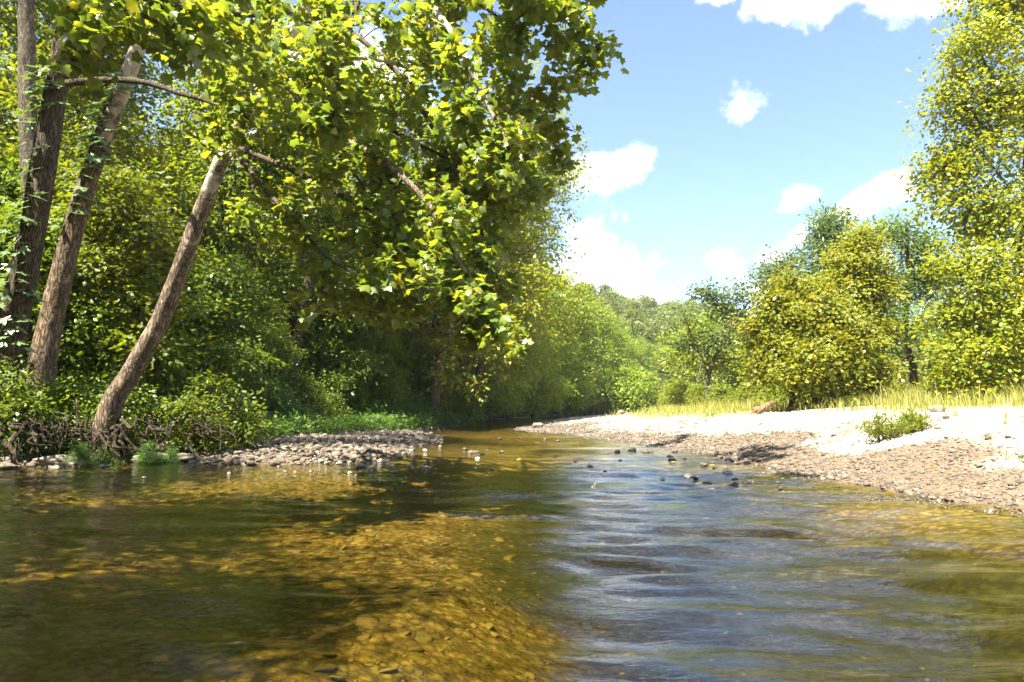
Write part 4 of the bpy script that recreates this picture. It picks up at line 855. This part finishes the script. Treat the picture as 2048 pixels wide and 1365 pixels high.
# limestone lumps at the foot of the roots
for (px, py, d, w, lb) in [(120, 915, 13.7, .62, 'weathered limestone lump below the exposed roots, ferns behind'), (325, 912, 14.6, .75, 'mossy limestone ledge at the waterline with ferns on top'), (10, 925, 13.0, .45, 'rounded rock wedged among the roots of the thick trunk'), (370, 916, 14.8, .45, 'low limestone ledge beside the driftwood stick')]:
    p = P(px, py, d); o = link('limestone_rock', stone_mesh(int(px) + 300, 4, .5, .75, S_LIME, 'limestone_rock'), None, (p[0], d, .04), (0, 0, sr.uniform(-.3, .3)), (w * .8, w * .5, w * .42), label=lb, category='rock')
for (px, d, w, lb) in [(1340, 52, .9, 'pale boulder at the foot of the bright rounded bush'), (1408, 46, .45, 'small pale boulder left of the pair below the bright bush'), (1424, 45, .6, 'pale pointed boulder below the bright bush'), (1386, 48, .5, 'grey-brown boulder between the pale ones on the far gravel'), (1873, 16.5, .35, 'flat grey rock lying on the white gravel beside the willow shrub'), (1075, 34, .5, 'flat grey rock at the tip of the gravel tongue'), (1240, 60, .8, 'flat pale rock on the far gravel flat')]:
    X = (px - 1024) / FPX * d; link('boulder', stone_mesh(int(px) + 400, 3, .6, .4, S_LIME, 'boulder'), None, (X, d, H(X, d) + w * .15), (0, 0, sr.uniform(0, 6)), w * .6, label=lb.replace(' left of', ' next to'), category='rock')

# ------------------------------------------------------------------ driftwood
def wood(name, label, cat, px_pts, r0, r1, mat, extra=(), seg=9, rough=.15):
    a = px_line(px_pts); base = a[0].copy(); root = link(name, None, None, base, label=label, category=cat)
    mb = MB(); tube(mb, a - base, r0, r1, seg, 30, rough=rough, fr=3); link('stem', mb.mesh(name, mat), root)
    for pts, q0 in extra:
        mb = MB(); tube(mb, px_line(pts) - base, q0, q0 * .35, 6, 14, rough=rough); link('branch', mb.mesh(name + '_branch', mat), root)
def gp(px, d, up=0.0): 
    X = (px - 1024) / FPX * d; z = H(X, d) + up; return (px, HOR - (z - EYE) / d * FPX * 1.0, d)
wood('driftwood_log', 'reddish-brown driftwood root stump stranded on the white gravel', 'log', [gp(1512, 23, .08), gp(1525, 22.9, .16), gp(1546, 22.8, .36)], .17, .07, B_WOOD, [([gp(1518, 22.9, .16), gp(1498, 22.8, .06)], .06), ([gp(1530, 22.8, .24), gp(1512, 22.7, .03)], .05), ([gp(1540, 22.8, .32), gp(1552, 22.8, .2)], .04)], rough=.35)
wood('driftwood_branch', 'pale bleached branch lying in the grass by the young sycamore', 'log', [gp(1575, 24, .1), gp(1605, 24, .16), gp(1640, 24.2, .2), gp(1665, 24.5, .12)], .07, .03, B_GREY, [([gp(1605, 24, .16), gp(1612, 23.8, .4)], .03)])
wood('driftwood_stick', 'pale forked stick leaning out of the water beside the limestone ledge', 'stick', [(372, 888, 14.7), (388, 905, 14.5), (402, 918, 14.4), (418, 922, 14.4)], .028, .02, B_GREY)
wood('driftwood_stick', 'thin grey twig poking from the water near the shaded shallows', 'stick', [(-20, 1036, 7.3), (10, 1026, 7.3), (32, 1020, 7.3)], .008, .004, B_GREY)
wood('bare_branch', 'long pale bare branch arching down over the far gravel', 'branch', [(1395, 762, 45), (1408, 712, 45), (1432, 672, 45), (1468, 645, 45.2), (1490, 640, 45.5)], .05, .06, B_GREY, [([(1432, 672, 45), (1450, 660, 45), (1456, 650, 44.8)], .03)], seg=6, rough=.05)
wood('bare_branch', 'dead bleached branches sticking out below the ragged leaning tree', 'branch', [(1535, 740, 44), (1510, 745, 44), (1490, 765, 44)], .04, .02, B_GREY, [([(1520, 742, 44), (1500, 752, 44)], .025), ([(1510, 745, 44), (1505, 775, 44)], .02), ([(1530, 740, 44), (1500, 738, 44)], .02)], seg=5, rough=.05)
tg = link('root_tangle', None, None, root_at(290, 870, 15.0), label='tangle of exposed bare roots in the undercut bank beside the leaning sycamore', category='roots'); tb0 = np.array(tg.location)
for i in range(34):
    px = rr.uniform(270, 425); a = P(px, rr.uniform(825, 868), rr.uniform(14.9, 15.8)); b = P(px + rr.normal() * 35, rr.uniform(868, 906), rr.uniform(14.3, 15.2)); link('root', root_mesh(rr, a - tb0, b - tb0, rr.uniform(.010, .034)), tg)
for i in range(30):
    px = rr.uniform(-10, 130); a = P(px, rr.uniform(815, 862), rr.uniform(13.9, 14.6)); b = P(px + rr.normal() * 40, rr.uniform(865, 918), rr.uniform(13.2, 13.9)); link('root', root_mesh(rr, a - BA, b - BA, rr.uniform(.010, .032)), ta.children[0])
for i in range(22):
    px = rr.uniform(90, 240); a = P(px, rr.uniform(825, 868), rr.uniform(14.2, 14.8)); b = P(px + rr.normal() * 35, rr.uniform(870, 912), rr.uniform(13.7, 14.3)); link('root', root_mesh(rr, a - SB, b - SB, rr.uniform(.012, .035)), sy_trunk)

# ------------------------------------------------------------------ grass and herbs
def blades(r, x, y, z, h, w, lean=.45):
    n = len(x); a = r.uniform(0, 6.28, n); ln = r.uniform(.1, lean, n) * h; d = np.stack([np.cos(a), np.sin(a), 0 * a], -1); c = np.stack([-np.sin(a), np.cos(a), 0 * a], -1) * (w / 2)[:, None]
    b = np.stack([x, y, z], -1); m = b + d * (ln * .3)[:, None] + np.array([0, 0, 1.]) * (h * .6)[:, None]; t = b + d * ln[:, None] * 1.2 + np.array([0, 0, 1.]) * h[:, None]
    v = np.stack([b - c, b + c, m + c * .8, m - c * .8, t], 1).reshape(-1, 3); i = np.arange(n)[:, None] * 5
    return v, np.concatenate([i + [0, 1, 2], i + [0, 2, 3], i + [3, 2, 4]], 0)
x, y, z, s = on_land(160000, 4, 34, 9, 48, lambda x, y, z, s, b: (b < -4) & (sr.random(len(x)) < grass_mask(x, y, s) * .95) & (s > 2))
m = min(len(x), 60000); x, y, z = x[:m], y[:m], z[:m]; h = sr.uniform(.12, .45, m) * (.35 + 1.2 * fbm(x * .7, y * .7, 3) ** 1.5) * np.interp(land(x, y)[1], [5, 12], [1.3, 2.8])
v, f = blades(sr, x, y, z - .02, h, np.full(m, .010) + y * .0003, 1.0); link('grass', mesh_from('grass', v, [f], [M_GRASS], smooth=False), kind='stuff', label='dry yellow-green grass on the rise behind the gravel bar', category='grass')
def tuft(name, label, px, d, n, hh, spread, group, mat=M_GRASS):
    X = (px - 1024) / FPX * d; q = sr.normal(0, spread, (n, 2)); x, y = q[:, 0], q[:, 1]
    v, f = blades(sr, x, y, 0 * x - .02, hh * sr.uniform(.45, 1.1, n), np.full(n, .011), .7); return link(name, mesh_from(name, v, [f], [mat], smooth=False), None, (X, d, H(X, d)), label=label, category='grass', group=group)
for (px, d, n, hh, sp) in [(1890, 15, 26, .5, .10), (1905, 15.2, 18, .4, .1), (2010, 12.5, 30, .65, .12), (1850, 17, 30, .9, .2), (1820, 18, 30, .8, .2), (1560, 19, 12, .35, .12), (1600, 18, 10, .3, .15), (1680, 15, 12, .35, .12), (1520, 20, 12, .35, .15), (1700, 16, 14, .3, .15), (1975, 11, 12, .28, .08), (1930, 13.5, 14, .3, .12), (1850, 10.5, 8, .2, .05), (1960, 15.5, 18, .5, .12), (2030, 14.5, 20, .55, .14), (1640, 20, 16, .4, .2), (1500, 22, 14, .35, .15), (1660, 13, 8, .25, .06), (1790, 17, 20, .45, .15), (1940, 18, 24, .6, .2)]:
    tuft('grass_tuft', 'thin tuft of yellow-green grass growing from the white gravel', px, d, n, hh, sp, 'grass tufts on the gravel bar')
tuft('grass_tuft', 'dense green grass tuft on the brown gravel near the water', 2044, 9.6, 60, .22, .09, 'green tuft by the water', M_HERB)
# willow-like shrub on the gravel: two clumps
for (px, d, hh, lb) in [(1762, 13.6, .48, 'larger willow shrub clump growing on the white gravel bar'), (1822, 13.9, .36, 'smaller willow shrub clump beside the larger one on white gravel')]:
    r = np.random.default_rng(px); X = (px - 1024) / FPX * d; root = link('willow_shrub', None, None, (X, d, H(X, d)), label=lb, category='shrub')
    n = 46; a = r.uniform(0, 6.28, n); sp = r.uniform(.1, .95, n); b = np.stack([np.cos(a) * .08, np.sin(a) * .08, 0 * a], -1); t = np.stack([np.cos(a) * sp * .62 * hh / .48, np.sin(a) * sp * .4, hh * (1.1 - .55 * sp)], -1)
    mb = MB(); thin_tubes(mb, b, t, .006, .12); link('stem', mb.mesh('willow_stem', B_TWIG), root)
    k = 26; u = r.uniform(.25, 1.05, (n, k)); pos = (b[:, None] + (t - b)[:, None] * u[..., None]).reshape(-1, 3) + r.normal(size=(n * k, 3)) * .03; tip = np.repeat(norm(t - b), k, 0) + r.normal(size=(n * k, 3)) * .6
    v, f = leaves_geo(NARROW, pos, norm(r.normal(size=(n * k, 3)) + np.array([0, 0, .8])), tip, r.uniform(.06, .11, n * k)); link('foliage', mesh_from('willow_foliage', v, [f], [M_YGRN], smooth=False), root)
# herbs along the wooded bank
x, y, z, s = on_land(60000, -11, -1.5, 17.5, 52, lambda x, y, z, s, b: (b > -2.7 + 1.2 * fbm(x * .6, y * .6, 2)) & (b < 1.4) & (s > .15))
m = min(len(x), 7000); c = np.stack([x[:m], y[:m], z[:m]], -1); hh = sr.uniform(.06, .6, m) * (.5 + 1.1 * fbm(c[:, 0] * .8, c[:, 1] * .8, 3)); c[:, 2] += hh
v, f = crown_leaves(sr, c, np.tile([0, 0, 1.], (m, 1)), 6, .10, NARROW, .17, flat=.7, droop=.1); link('waterside_herbs', mesh_from('waterside_herbs', v, [f], [M_HERB], smooth=False), kind='stuff', label='lush low green herbs along the foot of the wooded bank', category='herbs')
x, y, z, s = on_land(60000, -30, -3, 10, 45, lambda x, y, z, s, b: (b > .1) & (b < 14)); m = min(len(x), 8000); c = np.stack([x[:m], y[:m], z[:m] + sr.uniform(.02, .3, m)], -1)
v, f = crown_leaves(sr, c, np.tile([0, 0, 1.], (m, 1)), 4, .16, OVATE, .13, flat=.6); link('undergrowth', mesh_from('undergrowth', v, [f], [M_DRK], smooth=False), kind='stuff', label='leafy undergrowth covering the floor of the wooded bank', category='undergrowth')
lf = mesh_from('fallen_leaf', LOBED[0], [LOBED[1]], [M_DEADLEAF], smooth=False)
for (px, py) in [(440, 905), (505, 915), (560, 890), (612, 905), (650, 880), (690, 900), (725, 930), (742, 890), (540, 905), (580, 912), (1784, 990), (1345, 925), (1420, 932), (1220, 880), (950, 905), (1035, 922), (1300, 905)]:
    x, y = at_water(px, py); z = max(H(x, y) + .05, .02); link('fallen_leaf', lf, None, (x, y, z), (sr.normal(0, .3), sr.normal(0, .3), sr.uniform(0, 6.28)), sr.uniform(.09, .15), label='fallen yellow or rust sycamore leaf on the stones by the water', category='leaf', group='fallen leaves')

# ------------------------------------------------------------------ haze
hm, hnt, hout = nodemat('summer_haze'); pv = N(hnt, 'ShaderNodeVolumePrincipled'); pv.inputs['Color'].default_value = (.93, .96, 1, 1); pv.inputs['Density'].default_value = .00028; pv.inputs['Anisotropy'].default_value = .3
hnt.links.new(pv.outputs[0], hout.inputs['Volume'])
hb = np.array([(a, b, c) for c in (-4, 130) for b in (-210, 910) for a in (-510, 510)], float)
link('haze', mesh_from('haze', hb, [np.array([(0, 2, 3, 1), (4, 5, 7, 6), (0, 1, 5, 4), (2, 6, 7, 3), (0, 4, 6, 2), (1, 3, 7, 5)])], [hm], smooth=False), kind='stuff', label='thin summer haze in the air over the valley', category='haze')
